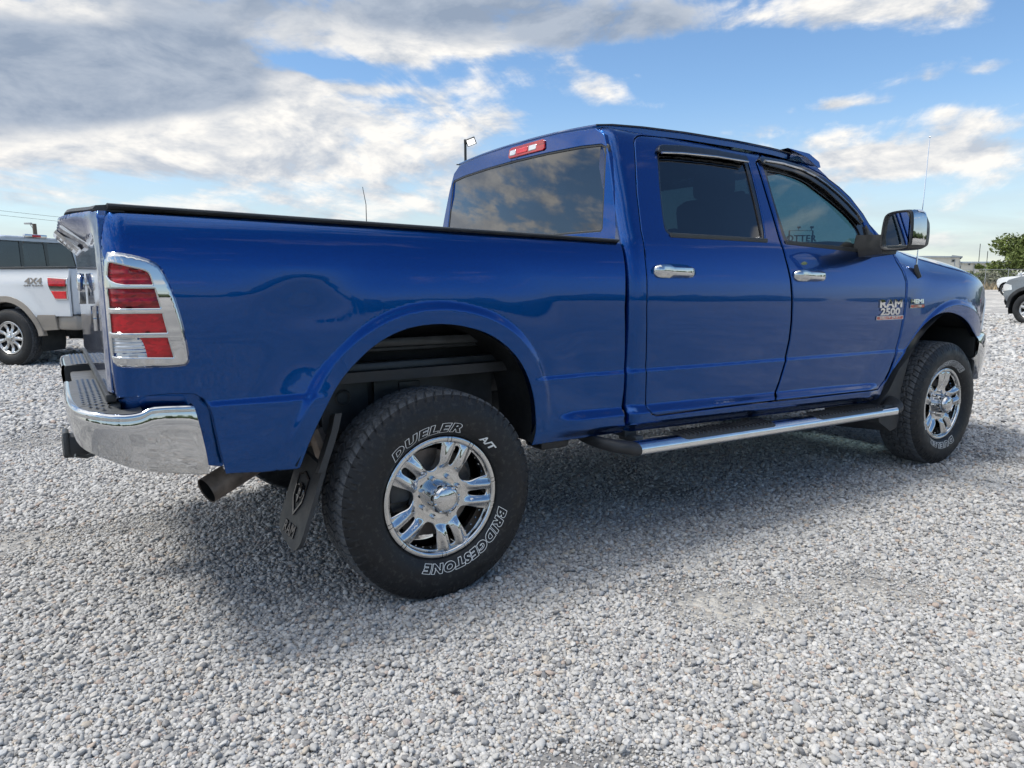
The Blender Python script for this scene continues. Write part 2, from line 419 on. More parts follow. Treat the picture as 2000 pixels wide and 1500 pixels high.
def patch(name,outline,S,mat,parent=None,holes=(),grid=.03,edge=.02,depth=.025,lip=.004,extra=None,mirror=False,flip=False,mats=None,dvec=None):
    """curved sheet: 2-D outline with holes mapped by S(u,v)->xyz, rounded edges and turned-in flanges"""
    out=resample(outline,edge)
    if area2(out)<0: out=out[::-1]
    hs=[]
    for h in holes:
        h=resample(h,edge)
        if area2(h)>0: h=h[::-1]
        hs.append(h)
    loops=[out]+hs
    lo,hi=out.min(0),out.max(0)
    gx=np.arange(lo[0],hi[0]+grid,grid); gy=np.arange(lo[1],hi[1]+grid,grid*.87)
    G=np.array([(x+(grid/2 if j%2 else 0),y) for j,y in enumerate(gy) for x in gx])
    if extra is not None and len(extra): 
        E_=np.asarray(extra)
        G=np.vstack([G,E_])
    m=inpoly(G,out)
    for h in hs: m&=~inpoly(G,h)
    dd=np.full(len(G),1e9)
    for l in loops: dd=np.minimum(dd,polydist(G,l))
    G=G[m&(dd>(.009 if lip>0 else .006))]
    pts=[];edges=[];bn=[];isb=[]
    for l in loops:
        k=len(pts); n=len(l); inn,nb=offset_in(l,.0045)
        pts+=list(l); edges+=[(k+i,k+(i+1)%n) for i in range(n)]; bn+=list(nb); isb+=[1]*n
    nbnd=len(pts)
    if lip>0:
        for l in loops:
            inn,nb=offset_in(l,.0045)
            ok=inpoly(inn,out)
            for h in hs: ok&=~inpoly(inn,h)
            dmin=np.full(len(inn),1e9)
            for l2 in loops: dmin=np.minimum(dmin,polydist(inn,l2))
            ok&=dmin>.003
            pts+=list(inn[ok]); bn+=[(0,0)]*int(ok.sum()); isb+=[0]*int(ok.sum())
    pts+=list(G); bn+=[(0,0)]*len(G); isb+=[0]*len(G)
    P=np.array(pts)
    r=delaunay_2d_cdt([Vector((float(a),float(b))) for a,b in P],edges,[],0,1e-7)
    Pv=np.array([tuple(v) for v in r[0]]); T=np.array([f for f in r[2] if len(f)==3])
    orig=r[3]
    c=Pv[T].mean(1); m=inpoly(c,out)
    for h in hs: m&=~inpoly(c,h)
    T=T[m]
    # orientation
    a=Pv[T[:,0]];b=Pv[T[:,1]];cc=Pv[T[:,2]]
    ar=(b[:,0]-a[:,0])*(cc[:,1]-a[:,1])-(b[:,1]-a[:,1])*(cc[:,0]-a[:,0])
    T[ar<0]=T[ar<0][:,::-1]
    BN=np.zeros((len(Pv),2)); IB=np.zeros(len(Pv),bool); back={}
    for i,o in enumerate(orig):
        for k in o:
            if k<len(bn):
                if isb[k]: BN[i]=bn[k]; IB[i]=True
                back[k]=i
    e=2e-3
    X=S(Pv[:,0],Pv[:,1]); Su=(S(Pv[:,0]+e,Pv[:,1])-S(Pv[:,0]-e,Pv[:,1])); Sv=(S(Pv[:,0],Pv[:,1]+e)-S(Pv[:,0],Pv[:,1]-e))
    N=np.cross(Su,Sv); N/=(np.linalg.norm(N,axis=1)[:,None]+1e-15)
    if flip: N=-N
    tu=Su/(np.linalg.norm(Su,axis=1)[:,None]+1e-15); tv=Sv/(np.linalg.norm(Sv,axis=1)[:,None]+1e-15)
    ON=tu*BN[:,:1]+tv*BN[:,1:]
    inward=-N if dvec is None else np.tile(np.asarray(dvec,float),(len(N),1))
    Vn=N.copy()
    if lip>0:
        X[IB]=X[IB]+inward[IB]*lip
        Vn[IB]=N[IB]+ON[IB]*1.1; Vn[IB]/=np.linalg.norm(Vn[IB],axis=1)[:,None]
    V=list(X); F=[tuple(t) for t in T]; LN=[Vn[i] for t in T for i in t]
    if flip:
        F=[f[::-1] for f in F]; LN=[Vn[i] for f in F for i in f]
    if depth>0:
        k0=0
        for l in loops:
            n=len(l); idx=[back[k0+i] for i in range(n)]; k0+=n
            base=len(V); V+= [X[i]+inward[i]*depth for i in idx]
            for j in range(n):
                j2=(j+1)%n
                q=(idx[j2],idx[j],base+j,base+j2)
                if flip: q=q[::-1]
                F.append(q)
                fn=ON[idx[j]]+ON[idx[j2]]; fn=fn/(np.linalg.norm(fn)+1e-12)
                LN+=[fn]*4
    o=mk(name,V,F,mats or mat,parent,None,None,LN)
    if mirror:
        V2=[(v[0],2*YC-v[1],v[2]) for v in V]; F2=[f[::-1] for f in F]; LN2=[];k=0
        for f in F:
            seg=LN[k:k+len(f)]; k+=len(f); LN2+=[(n[0],-n[1],n[2]) for n in seg[::-1]]
        mk(name,V2,F2,mats or mat,parent,None,None,LN2)
    return o
def smooth(a,b,x):
    t=np.clip((x-a)/(b-a),0,1); return t*t*(3-2*t)
class Pchip:
    def __init__(s,x,y):
        x=np.array(x,float);y=np.array(y,float);h=np.diff(x);d=np.diff(y)/h
        m=np.zeros(len(x)); m[0]=d[0];m[-1]=d[-1]
        for i in range(1,len(x)-1):
            if d[i-1]*d[i]>0:
                w1=2*h[i]+h[i-1];w2=h[i]+2*h[i-1]; m[i]=(w1+w2)/(w1/d[i-1]+w2/d[i])
        s.x,s.y,s.m,s.h=x,y,m,h
    def __call__(s,q):
        q=np.asarray(q,float); qc=np.clip(q,s.x[0],s.x[-1]); i=np.clip(np.searchsorted(s.x,qc,side='right')-1,0,len(s.x)-2)
        h=s.h[i];t=(qc-s.x[i])/h; t2=t*t;t3=t2*t
        r=(2*t3-3*t2+1)*s.y[i]+(t3-2*t2+t)*h*s.m[i]+(-2*t3+3*t2)*s.y[i+1]+(t3-t2)*h*s.m[i+1]
        return r+np.where(q<s.x[0],(q-s.x[0])*s.m[0],0)+np.where(q>s.x[-1],(q-s.x[-1])*s.m[-1],0)
_txt={}
def text_mesh(body,size=1.,offset=0.,shear=0.,spacing=1.,bold=0.):
    cu=bpy.data.curves.new('t','FONT'); cu.body=body; cu.size=size; cu.offset=offset+bold; cu.shear=shear; cu.space_character=spacing
    cu.align_x='CENTER'; cu.resolution_u=4
    ob=bpy.data.objects.new('t',cu); COL.objects.link(ob)
    dg=bpy.context.evaluated_depsgraph_get(); dg.update()
    me=bpy.data.meshes.new_from_object(ob.evaluated_get(dg))
    V=np.array([tuple(v.co) for v in me.vertices]) if len(me.vertices) else np.zeros((0,3)); F=[tuple(p.vertices) for p in me.polygons]
    bpy.data.objects.remove(ob); bpy.data.curves.remove(cu); bpy.data.meshes.remove(me)
    return V,F
def text_add(mb,body,fn,size,mi=0,depth=.002,offset=0.,shear=0.,spacing=1.,outline=0.,fill=True,grow=0.):
    """solid letters, optionally emboldened or drawn as outlines: fn(u,v,w) maps the text plane to space, w rising out of the surface"""
    V,F=text_mesh(body,size,0.,shear,spacing)
    bm=bmesh.new(); vs_=[bm.verts.new((v[0],v[1],0)) for v in V]
    for f in F:
        try: bm.faces.new([vs_[i] for i in f])
        except ValueError: pass
    bmesh.ops.remove_doubles(bm,verts=bm.verts,dist=size*2e-4)
    wd=outline or (offset*2)
    if wd>0:
        nb={}
        for e in bm.edges:
            if len(e.link_faces)==1:
                a,b=e.verts; nb.setdefault(a,[]).append(b); nb.setdefault(b,[]).append(a)
        seen=set(); loops=[]
        for s in nb:
            if s in seen: continue
            lp=[s]; seen.add(s); cur=s
            while True:
                nx=[q for q in nb[cur] if q not in seen]
                if not nx: break
                cur=nx[0]; seen.add(cur); lp.append(cur)
            if len(lp)>3: loops.append(np.array([(q.co.x,q.co.y) for q in lp]))
        allp=list(loops)
        for lp in loops:
            if outline: lp=resample(lp,size*.07)
            t1=lp-np.roll(lp,1,0); t2=np.roll(lp,-1,0)-lp
            t1/=np.linalg.norm(t1,axis=1)[:,None]+1e-12; t2/=np.linalg.norm(t2,axis=1)[:,None]+1e-12
            n1=np.stack([-t1[:,1],t1[:,0]],1); n2=np.stack([-t2[:,1],t2[:,0]],1); n=n1+n2; n/=np.linalg.norm(n,axis=1)[:,None]+1e-9
            k=1/np.clip((n*n1).sum(1),.55,1.); h=wd/2
            if grow:
                probe=(lp+n*size*4e-3); ins=np.zeros(len(lp),int)
                for l2 in allp: ins+=inpoly(probe,l2).astype(int)
                sg=-1. if (ins%2).mean()>.5 else 1.
                lp=lp+n*(sg*grow*k)[:,None]
            A=lp+n*(h*k)[:,None]; B=lp-n*(h*k)[:,None]; m=len(lp)
            dz=depth*(1.0 if outline else .98)
            Vv=[fn(*p,0.) for p in A]+[fn(*p,dz) for p in A]+[fn(*p,dz) for p in B]+[fn(*p,0.) for p in B]
            Ff=[]
            for r in range(3):
                for i in range(m): Ff.append((r*m+i,r*m+(i+1)%m,(r+1)*m+(i+1)%m,(r+1)*m+i))
            mb.add(Vv,Ff,mi)
    if fill and not outline:
        r=bmesh.ops.extrude_face_region(bm,geom=bm.faces[:])
        for g in r['geom']:
            if isinstance(g,bmesh.types.BMVert): g.co.z=depth
        bmesh.ops.recalc_face_normals(bm,faces=bm.faces)
        bm.verts.index_update()
        mb.add([fn(v.co.x,v.co.y,v.co.z) for v in bm.verts],[[v.index for v in f.verts] for f in bm.faces],mi)
    bm.free()
# ------------------------------------------------------------------ ground
def ground_material():
    m=bpy.data.materials.new('gravel_ground'); m.use_nodes=True; t=NT(m.node_tree); b=t.n['Principled BSDF']
    b.inputs['Roughness'].default_value=.95; b.inputs['Specular IOR Level'].default_value=.2
    o=t.new('ShaderNodeTexCoord').outputs['Object']
    v=t.new('ShaderNodeTexVoronoi'); t.l.new(o,v.inputs['Vector']); v.inputs['Scale'].default_value=46.
    v2=t.new('ShaderNodeTexVoronoi'); t.l.new(o,v2.inputs['Vector']); v2.inputs['Scale'].default_value=150.
    r=t.sep(v.outputs['Color'])[0]; r2=t.sep(v2.outputs['Color'])[1]
    c=t.ramp(r,[(0.,(.22,.22,.22)),(.25,(.35,.345,.34)),(.55,(.46,.455,.44)),(.8,(.53,.52,.50)),(.93,(.44,.39,.33)),(1.,(.62,.61,.59))])
    c2=t.ramp(r2,[(0.,(.34,.33,.315)),(1.,(.56,.545,.52))])
    n=t.noise(o,.6,5,.6); n3=t.noise(o,.05,4,.6)
    sand=t.sstep(t.noise(o,1.7,6,.65),.50,.66)
    c=t.mix(t.mul(sand,.6),c,c2)
    c=t.mix(t.lin(n,.3,.7,0.,.15),c,(.36,.355,.34)); c=t.mix(t.lin(n3,.35,.65,0.,.2),c,(.52,.51,.485))
    c=t.mix(1.,c,(.80,.81,.82),'MULTIPLY')
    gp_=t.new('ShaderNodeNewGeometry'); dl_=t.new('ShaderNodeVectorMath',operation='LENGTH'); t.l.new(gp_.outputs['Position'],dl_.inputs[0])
    c=t.mix(t.lin(dl_.outputs['Value'],12.,32.),c,t.mix(1.,c,(1.42,1.40,1.37),'MULTIPLY'))  # brightness put into the colour: far ground lightened to match the sunlit stones
    for scl_ in (7.,2.6,.9):
        vb=t.new('ShaderNodeTexVoronoi'); t.l.new(o,vb.inputs['Vector']); vb.inputs['Scale'].default_value=scl_
        c=t.mix(1.,c,t.ramp(t.sep(vb.outputs['Color'])[0],[(0.,(.80,.80,.81)),(1.,(1.14,1.13,1.11))]),'MULTIPLY')
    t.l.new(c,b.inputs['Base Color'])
    h=t.add(t.mul(t.math('SUBTRACT',.02,v.outputs['Distance']),1.),t.mul(v2.outputs['Distance'],-.3))
    bn=t.new('ShaderNodeBump'); bn.inputs['Distance'].default_value=.4
    cdn=t.new('ShaderNodeCameraData'); gm=t.new('ShaderNodeNewGeometry'); ln=t.new('ShaderNodeVectorMath',operation='DISTANCE'); t.l.new(gm.outputs['Position'],ln.inputs[0]); ln.inputs[1].default_value=(0.,0.,0.)
    t.n.remove(cdn); t.l.new(t.lin(ln.outputs['Value'],6.,30.,.28,.10),bn.inputs['Strength'])
    t.l.new(h,bn.inputs['Height']); t.l.new(bn.outputs[0],b.inputs['Normal'])
    return m
def build_ground():
    R=900.; rings=[0,2,4,7,12,20,35,60,110,200,400,R]; n=48; V=[(0,0,0)];F=[]
    def hgt(x,y): return 0.0
    for r in rings[1:]:
        for k in range(n): V.append((r*math.cos(2*PI*k/n),r*math.sin(2*PI*k/n),0.))
    for k in range(n): F.append((0,1+k,1+(k+1)%n))
    for i in range(len(rings)-2):
        for k in range(n): F.append((1+i*n+k,1+(i+1)*n+k,1+(i+1)*n+(k+1)%n,1+i*n+(k+1)%n))
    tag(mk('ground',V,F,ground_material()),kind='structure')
build_ground()
def stone_material():
    m=bpy.data.materials.new('gravel_stone'); m.use_nodes=True; t=NT(m.node_tree); b=t.n['Principled BSDF']
    b.inputs['Roughness'].default_value=.85; b.inputs['Specular IOR Level'].default_value=.3
    a=t.new('ShaderNodeAttribute',attribute_type='INSTANCER',attribute_name='shade')
    o=t.new('ShaderNodeTexCoord').outputs['Object']
    c=t.ramp(a.outputs['Fac'],[(0.,(.20,.20,.205)),(.08,(.30,.295,.29)),(.22,(.41,.405,.395)),(.46,(.51,.50,.48)),(.70,(.58,.57,.55)),(.84,(.66,.645,.62)),(.90,(.52,.46,.38)),(.94,(.46,.36,.30)),(.965,(.38,.39,.41)),(1.,(.70,.69,.66))])
    n=t.noise(o,2.2,5,.65)
    c=t.mix(t.lin(n,.35,.7,0.,.25),c,(.36,.36,.36)); c=t.mix(1.,c,(.90,.905,.915),'MULTIPLY')
    t.l.new(c,b.inputs['Base Color'])
    return m
def build_gravel():
    cx,cy=CAMP[0],CAMP[1]; pts=[];scl=[];pick=[]
    vaz=math.atan2(CF[1],CF[0])
    def layer(r0,r1,h,size,half,seed,sink):
        rs=np.random.RandomState(seed)
        a=np.arange(-r1,r1,h); X,Y=np.meshgrid(a,a); X=X.ravel();Y=Y.ravel()
        X=X+rs.uniform(-.48,.48,X.shape)*h; Y=Y+rs.uniform(-.48,.48,Y.shape)*h
        d=np.hypot(X,Y); az=np.arctan2(Y,X)-vaz; az=(az+PI)%(2*PI)-PI
        k=(d>=r0)&(d<r1)&((np.abs(az)<half) if half<5 else (np.abs(az)>math.radians(41)))
        X=X[k]+cx;Y=Y[k]+cy
        # bare sandy patches
        f=np.sin(X*1.9+1.3*np.sin(Y*1.7)+.4)*np.sin(Y*2.3+1.1*np.sin(X*1.3)+2.)+.55*np.sin(X*5.1+Y*3.7)*np.sin(Y*4.3-X*2.2)
        keep=rs.uniform(0,1,len(X))>np.clip((f-.62)*1.5,0,.80)
        X=X[keep];Y=Y[keep]; f=f[keep]
        s=1.10*size*np.exp(rs.normal(0,.30,len(X)))*np.where(f>.75,.72,1.)
        s=np.clip(s,.4*size,1.9*size)
        Z=s*sink*rs.uniform(.3,1.25,len(X))
        pts.append(np.stack([X,Y,Z],1)); scl.append(s)
    H=math.radians(41)
    layer(.5,2.6,.0085,.0047,H,1,.5); layer(.5,2.6,.0160,.0062,H,11,1.1)
    layer(2.6,4.2,.0105,.0055,H,2,.5); layer(2.6,4.2,.021,.0068,H,12,1.0)
    layer(4.2,7.,.0165,.0080,H,3,.55)
    layer(7.,13.,.032,.0145,H,4,.5)
    layer(13.,30.,.075,.030,H,5,.4)
    layer(.3,3.4,.0205,.0085,9.,6,.6)
    P=np.vstack(pts); S=np.concatenate(scl); n=len(P)
    rs=np.random.RandomState(5)
    me=bpy.data.meshes.new('gravel'); me.vertices.add(n); me.vertices.foreach_set('co',P.ravel())
    def att(nm,ty,data,key):
        a=me.attributes.new(nm,ty,'POINT'); a.data.foreach_set(key,data)
    sv=np.stack([S*rs.uniform(.8,1.35,n),S*rs.uniform(.75,1.1,n),S*rs.uniform(.5,.85,n)],1)
    att('scl','FLOAT_VECTOR',sv.ravel().astype(np.float32),'vector')
    rv=np.stack([rs.normal(0,.35,n),rs.normal(0,.35,n),rs.uniform(0,2*PI,n)],1)
    att('rot','FLOAT_VECTOR',rv.ravel().astype(np.float32),'vector')
    att('shade','FLOAT',rs.uniform(0,1,n).astype(np.float32),'value')
    att('pick','INT',rs.randint(0,7,n).astype(np.int32),'value')
    me.update()
    ob=bpy.data.objects.new('gravel',me); COL.objects.link(ob); tag(ob,kind='stuff')
    mat=stone_material()
    g=bpy.data.node_groups.new('gravel_stones','GeometryNodeTree')
    g.interface.new_socket('Geometry',in_out='INPUT',socket_type='NodeSocketGeometry'); g.interface.new_socket('Geometry',in_out='OUTPUT',socket_type='NodeSocketGeometry')
    N=g.nodes.new; Lk=g.links.new
    gi=N('NodeGroupInput'); go=N('NodeGroupOutput'); j=N('GeometryNodeJoinGeometry')
    for k in range(7):
        ic=N('GeometryNodeMeshIcoSphere'); ic.inputs['Radius'].default_value=1.; ic.inputs['Subdivisions'].default_value=3 if k<3 else 2
        nz=N('ShaderNodeTexNoise'); nz.noise_dimensions='4D'; nz.inputs['W'].default_value=k*7.3; nz.inputs['Scale'].default_value=.75+.12*k; nz.inputs['Detail'].default_value=1.5
        sub=N('ShaderNodeVectorMath'); sub.operation='SUBTRACT'; sub.inputs[1].default_value=(.5,.5,.5); Lk(nz.outputs['Color'],sub.inputs[0])
        sca=N('ShaderNodeVectorMath'); sca.operation='SCALE'; sca.inputs[3].default_value=1.25+.15*(k%3); Lk(sub.outputs[0],sca.inputs[0])
        sp=N('GeometryNodeSetPosition'); Lk(ic.outputs[0],sp.inputs[0]); Lk(sca.outputs[0],sp.inputs['Offset'])
        ss=N('GeometryNodeSetShadeSmooth'); Lk(sp.outputs[0],ss.inputs[0])
        sm=N('GeometryNodeSetMaterial'); sm.inputs['Material'].default_value=mat; Lk(ss.outputs[0],sm.inputs[0])
        g2=N('GeometryNodeGeometryToInstance'); Lk(sm.outputs[0],g2.inputs[0]); Lk(g2.outputs[0],j.inputs[0])
    def na(nm,ty):
        a=N('GeometryNodeInputNamedAttribute'); a.data_type=ty; a.inputs[0].default_value=nm; return a.outputs[0]
    mp=N('GeometryNodeMeshToPoints'); Lk(gi.outputs[0],mp.inputs[0])
    ip=N('GeometryNodeInstanceOnPoints'); Lk(mp.outputs[0],ip.inputs['Points']); Lk(j.outputs[0],ip.inputs['Instance']); ip.inputs['Pick Instance'].default_value=True
    Lk(na('pick','INT'),ip.inputs['Instance Index']); Lk(na('scl','FLOAT_VECTOR'),ip.inputs['Scale'])
    e2=N('FunctionNodeEulerToRotation'); Lk(na('rot','FLOAT_VECTOR'),e2.inputs[0]); Lk(e2.outputs[0],ip.inputs['Rotation'])
    Lk(ip.outputs[0],go.inputs[0])
    md=ob.modifiers.new('gravel_stones','NODES'); md.node_group=g
    print('gravel stones',n)
build_gravel()

# ------------------------------------------------------------------ background frame: right, ahead, up
AR=np.array([math.cos(YAW),math.sin(YAW)]); AF=np.array([-math.sin(YAW),math.cos(YAW)])
def far(px,py,D):
    d=ray(px,py); k=D/(d[0]*AF[0]+d[1]*AF[1]); return CAMP+k*d
def farg(px,D):
    p=far(px,545,D); return (float(p[0]),float(p[1]),0.)
def zat(py,D,px=1900): return float(far(px,py,D)[2])

def foliage_mat(name,c,var=.35):
    m=bpy.data.materials.new(name); m.use_nodes=True; t=NT(m.node_tree); b=t.n['Principled BSDF']
    b.inputs['Roughness'].default_value=.6; b.inputs['Specular IOR Level'].default_value=.25
    gi=t.new('ShaderNodeNewGeometry')
    n=t.new('ShaderNodeTexWhiteNoise',noise_dimensions='1D'); t.l.new(gi.outputs['Random Per Island'],n.inputs['W'])
    o=t.new('ShaderNodeTexCoord').outputs['Object']
    k=t.add(t.mul(n.outputs['Value'],.6),t.mul(t.noise(o,.9,3),.5))
    lo=tuple(x*(1-var) for x in c); hi=(c[0]*(1+var*1.3),c[1]*(1+var),c[2]*(1+var*.6))
    t.l.new(t.mix(t.lin(k,.2,.85),lo,hi),b.inputs['Base Color'])
    return m
FOL={'green':foliage_mat('green_leaves',(.11,.15,.045)),'dark':foliage_mat('dark_green_leaves',(.045,.07,.028)),'bush':foliage_mat('bush_leaves',(.085,.12,.045)),'sage':foliage_mat('sage_leaves',(.23,.25,.18)),'dry':foliage_mat('dry_stems',(.36,.31,.22))}
BARK=principled('bark',(.09,.075,.06),.9,0.,var=.35,vscale=6.,bump=.5,bscale=20.)
def leaves(mb,clumps,n,size,rs):
    for i in range(n):
        c,r=clumps[rs.randint(len(clumps))]
        d=rs.normal(0,1,3); d/=np.linalg.norm(d); p=np.array(c)+d*np.array(r)*rs.uniform(.35,1.05)
        a=rs.normal(0,1,3); a/=np.linalg.norm(a); b=np.cross(a,rs.normal(0,1,3)); b/=np.linalg.norm(b)
        s=size*rs.uniform(.5,1.3); a*=s;b*=s*.5
        q=np.cross(a,b); q=q/np.linalg.norm(q)*s*.12
        mb.add([p-a,p+b*.9+q,p+a,p-b*.9+q],[(0,1,2,3)])
def tree(name,loc,h,w,fol,label,cat,group,seed,n=900,leaf=.16,trunk=.16,low=.25,rz=0.,lean=0.):
    rs=np.random.RandomState(seed); root=empty(name,loc,rz); tag(root,label,cat,group)
    tb=MB(); top=(lean,0,h*.62)
    tb.tube([(0,0,-.05),(.04*h*rs.normal(),.04*h*rs.normal(),h*.3),top],[trunk,trunk*.75,trunk*.3],7)
    cl=[]
    nc=int(9+rs.randint(5))
    for i in range(nc):
        a=2*PI*i/nc+rs.uniform(-.3,.3); rr=w*rs.uniform(.25,.72); z=h*rs.uniform(low+.1,.86)
        if z>h*.7: rr*=.6
        c=(rr*math.cos(a)+lean*z/h,rr*math.sin(a),z); k=w*rs.uniform(.22,.42)
        cl.append((c,(k,k,k*rs.uniform(.6,.95))))
        tb.tube([(0,0,z*rs.uniform(.25,.5)),(c[0]*.55,c[1]*.55,z*.8),c],[trunk*.4,trunk*.22,trunk*.08],5)
    cl.append(((lean,0,h*.86),(w*.3,w*.3,h*.13)))
    tb.build('trunk',BARK,root)
    cb=MB(); leaves(cb,cl,n,leaf,rs); cb.build('crown',FOL[fol],root,None,False)
    return root
def build_background():
    D=77.
    # chain-link fence: posts, rails and woven wire, all real rods
    f0=np.array(farg(1924,D)); 
    fz=2.15
    fence=empty('chain_link_fence',tuple(f0),YAW); tag(fence,'grey chain link fence with steel posts at the far edge of the gravel lot','fence')
    x0,x1=-70.,22.
    k=0
    x=math.floor(x0/2.45)*2.45
    while x<x1:
        mb=MB(); mb.tube([(x,0,-.2),(x,0,fz+.04)],.035,8); mb.sphere((x,0,fz+.05),.04,4); mb.build('post',MT['post'],fence); x+=2.45
    MB().tube([(x0,.0,fz),(x1,.0,fz)],.024,6).build('top_rail',MT['post'],fence)
    mb=MB(); s=.11; zt=fz-.06
    def wire(a,b,r=.0022,off=0.):
        a=Vector(a);b=Vector(b); d=(b-a).normalized(); u=Vector((0,1,0)); w_=d.cross(u)
        V=[a+u*r,a-u*r*.5+w_*r,a-u*r*.5-w_*r,b+u*r,b-u*r*.5+w_*r,b-u*r*.5-w_*r]
        mb.add(V,[(0,1,4,3),(1,2,5,4),(2,0,3,5)])
    x=x0
    while x<x1:
        wire((x,-.04,.03),(x+zt,-.04,zt)); wire((x+zt,-.036,.03),(x,-.036,zt)); x+=s
    o=mb.build('wire_mesh',MT['post'],fence,None,False); o['kind']='stuff'
    # scrub and trees along the fence
    rs=np.random.RandomState(3)
    def gp(px,D): return farg(px,D)
    tree('shade_tree',gp(2002,84),6.3,4.7,'green','big leafy green tree behind the white pickup at the right edge','tree',None,21,7000,.25,.22,.05)
    shr=[(1868,79.5,1.7,1.5,'bush','low dark green shrub nearest the blue pickup nose'),(1893,80.5,2.1,1.4,'green','bright green shrub left of the tall fence post'),(1909,79.2,2.9,.9,'green','tallest green sapling by the fence post'),(1924,80.6,2.1,1.5,'sage','grey sage bush directly behind the fence post'),(1940,79.6,2.0,1.7,'sage','pale sage bush between the fence post and the white pickup'),(1957,81.,2.4,1.6,'green','green shrub beside the front of the white pickup'),(1850,82.,1.7,1.6,'sage','sage shrub hidden low behind the hood line')]
    for i,(px,dd,h,w,fo,lb) in enumerate(shr):
        tree('shrub',gp(px,dd),h,w,fo,lb,'shrub','shrubs along the fence',40+i,750,.17,.05,-.05)
    # dry weeds at the foot of the fence
    mb=MB()
    for i in range(5200):
        p=np.array([rs.uniform(-22,16),rs.uniform(-.5,3.2),0.]); h=rs.uniform(.25,.95); a=rs.uniform(0,2*PI); w_=rs.uniform(.03,.09); l=rs.normal(0,.18,2)
        mb.add([p+np.array([math.cos(a)*w_,math.sin(a)*w_,0]),p-np.array([math.cos(a)*w_,math.sin(a)*w_,0]),p+np.array([l[0],l[1],h])],[(0,1,2)])
    o=mb.build('dry_weeds',FOL['dry'],None,None,False); o.location=tuple(f0); o.rotation_euler=(0,0,YAW); tag(o,kind='stuff')
    # warehouse
    D2=118.; b0=np.array(farg(1871,D2)); W=empty('warehouse',tuple(b0),YAW); tag(W,'pale metal warehouse with a taller end block beyond the fence','warehouse')
    s=D2/CAMF
    zt=zat(503,D2); zl=zat(514.5,D2); xt0=(1742-1871)*s; xl1=(1985-1871)*s; sw=13.5*s*1.0
    def X(px): return (px-1871)*s
    mb=MB(); mb.box(((xt0+0)/2,4,zt/2),(0-xt0,8,zt)); mb.build('tall_wall',MT['wall'],W)
    # side return of the tall block, seen past its corner
    mb=MB(); mb.box((X(1878),5.2,zt/2-.02),(X(1885),5.6,zt-.04)); mb.build('side_wall',MT['wallgrey'],W)
    mb=MB(); mb.box(((0+xl1)/2+.1,3.2,zl/2),(xl1-.2,6,zl)); mb.build('wall',MT['wall'],W)
    mb=MB(); mb.loft([[(xt0-.2,-.35,zt),(xt0-.2,8.3,zt+.35),(xt0-.2,8.3,zt+.55),(xt0-.2,-.35,zt+.2)],[(.25,-.35,zt),(.25,8.3,zt+.35),(.25,8.3,zt+.55),(.25,-.35,zt+.2)]],closed=True,caps=True)
    mb.loft([[(.26,-.3,zt),(.26,2.5,zt),(.26,2.5,zt+.5),(.26,-.3,zt+.2)],[(X(1886),2.4,zt-.5),(X(1886),5,zt-.5),(X(1886),5,zt-.1),(X(1886),2.4,zt-.2)]],closed=True,caps=True); mb.build('tall_roof',MT['roofm'],W)
    mb=MB(); mb.loft([[(x,-.2,zl),(x,6.4,zl+.3),(x,6.4,zl+.45),(x,-.2,zl+.16)] for x in (.3,xl1+.2)],closed=True,caps=True); mb.build('low_roof',MT['roofm'],W)
    # wall sheets: vertical ribs
    mb=MB()
    x=xt0
    while x<-.2: mb.box((x,-.012,zt/2),(.05,.03,zt-.05)); x+=.6
    x=.45
    while x<xl1: mb.box((x,.187,zl/2),(.05,.03,zl-.05)); x+=.6
    o=mb.build('wall_ribs',MT['wall'],W); o['kind']='stuff'
    def win(px0,px1,py0,py1,y,nm='window',mat='wallgrey'):
        a,b=X(px0),X(px1); z1,z0=zat(py0,D2),zat(py1,D2)
        fr=MB().box(((a+b)/2,y,(z0+z1)/2),(b-a+.14,.06,z1-z0+.14)).build(nm,MT['post'],W)
        MB().box(((a+b)/2,y-.02,(z0+z1)/2),(b-a,.05,z1-z0)).build('pane',MT['gloss'] if mat=='g' else MT[mat],fr)
    win(1856,1861,507,511,-.03,mat='g'); win(1890,1893,514.8,517.5,.15,mat='g'); win(1872.5,1875,520,524,.15,mat='g')
    win(1945,1966,519,532,.15,'roller_door','wallgrey')
    for px,y in ((1861.5,-.05),(1871.5,-.05),(1901,.13),(1942,.13)):
        MB().box((X(px),y,zl*.5 if y>0 else zt*.45),(.10,.10,zl*.96 if y>0 else zt*.9)).build('downpipe',MT['wallgrey'],W)
    for px,h in ((1931,3.3),(1947,2.1)):
        MB().tube([(X(px),3,zl),(X(px),3,zl+h)],.05,6).build('roof_mast',MT['pole'],W)
    # flood light on its pole behind the cab
    D3=34.; p=np.array(farg(912,D3)); L=empty('flood_light_pole',tuple(p),YAW); tag(L,'black pole with a lit square flood light rising behind the cab','lamp post')
    zt=zat(279,D3,912); q=D3/CAMF
    MB().tube([(0,0,0),(0,0,zt)],[.075,.06],10).build('pole',MT['pole'],L)
    MB().box((0,0,.02),(.35,.35,.04)).build('base_plate',MT['pole'],L)
    a=MB(); a.box((.02,-.02,zt+.05),(.16,.12,.2),bev=.02); a.tube([(0,-.02,zt),(.12,-.06,zt+.06)],.03,8); a.build('bracket',MT['pole'],L)
    R=Matrix.Rotation(math.radians(-20),3,'Y')@Matrix.Rotation(math.radians(-52),3,'X')
    h=MB().box((.27,-.12,zt+.03),(.44,.36,.06),bev=.012,rot=R).build('lamp_head',MT['pole'],L)
    off=R@Vector((0,0,-.034)); MB().box(tuple(Vector((.27,-.12,zt+.03))+off),(.36,.28,.012),rot=R).build('lamp_panel',MT['led'],h)
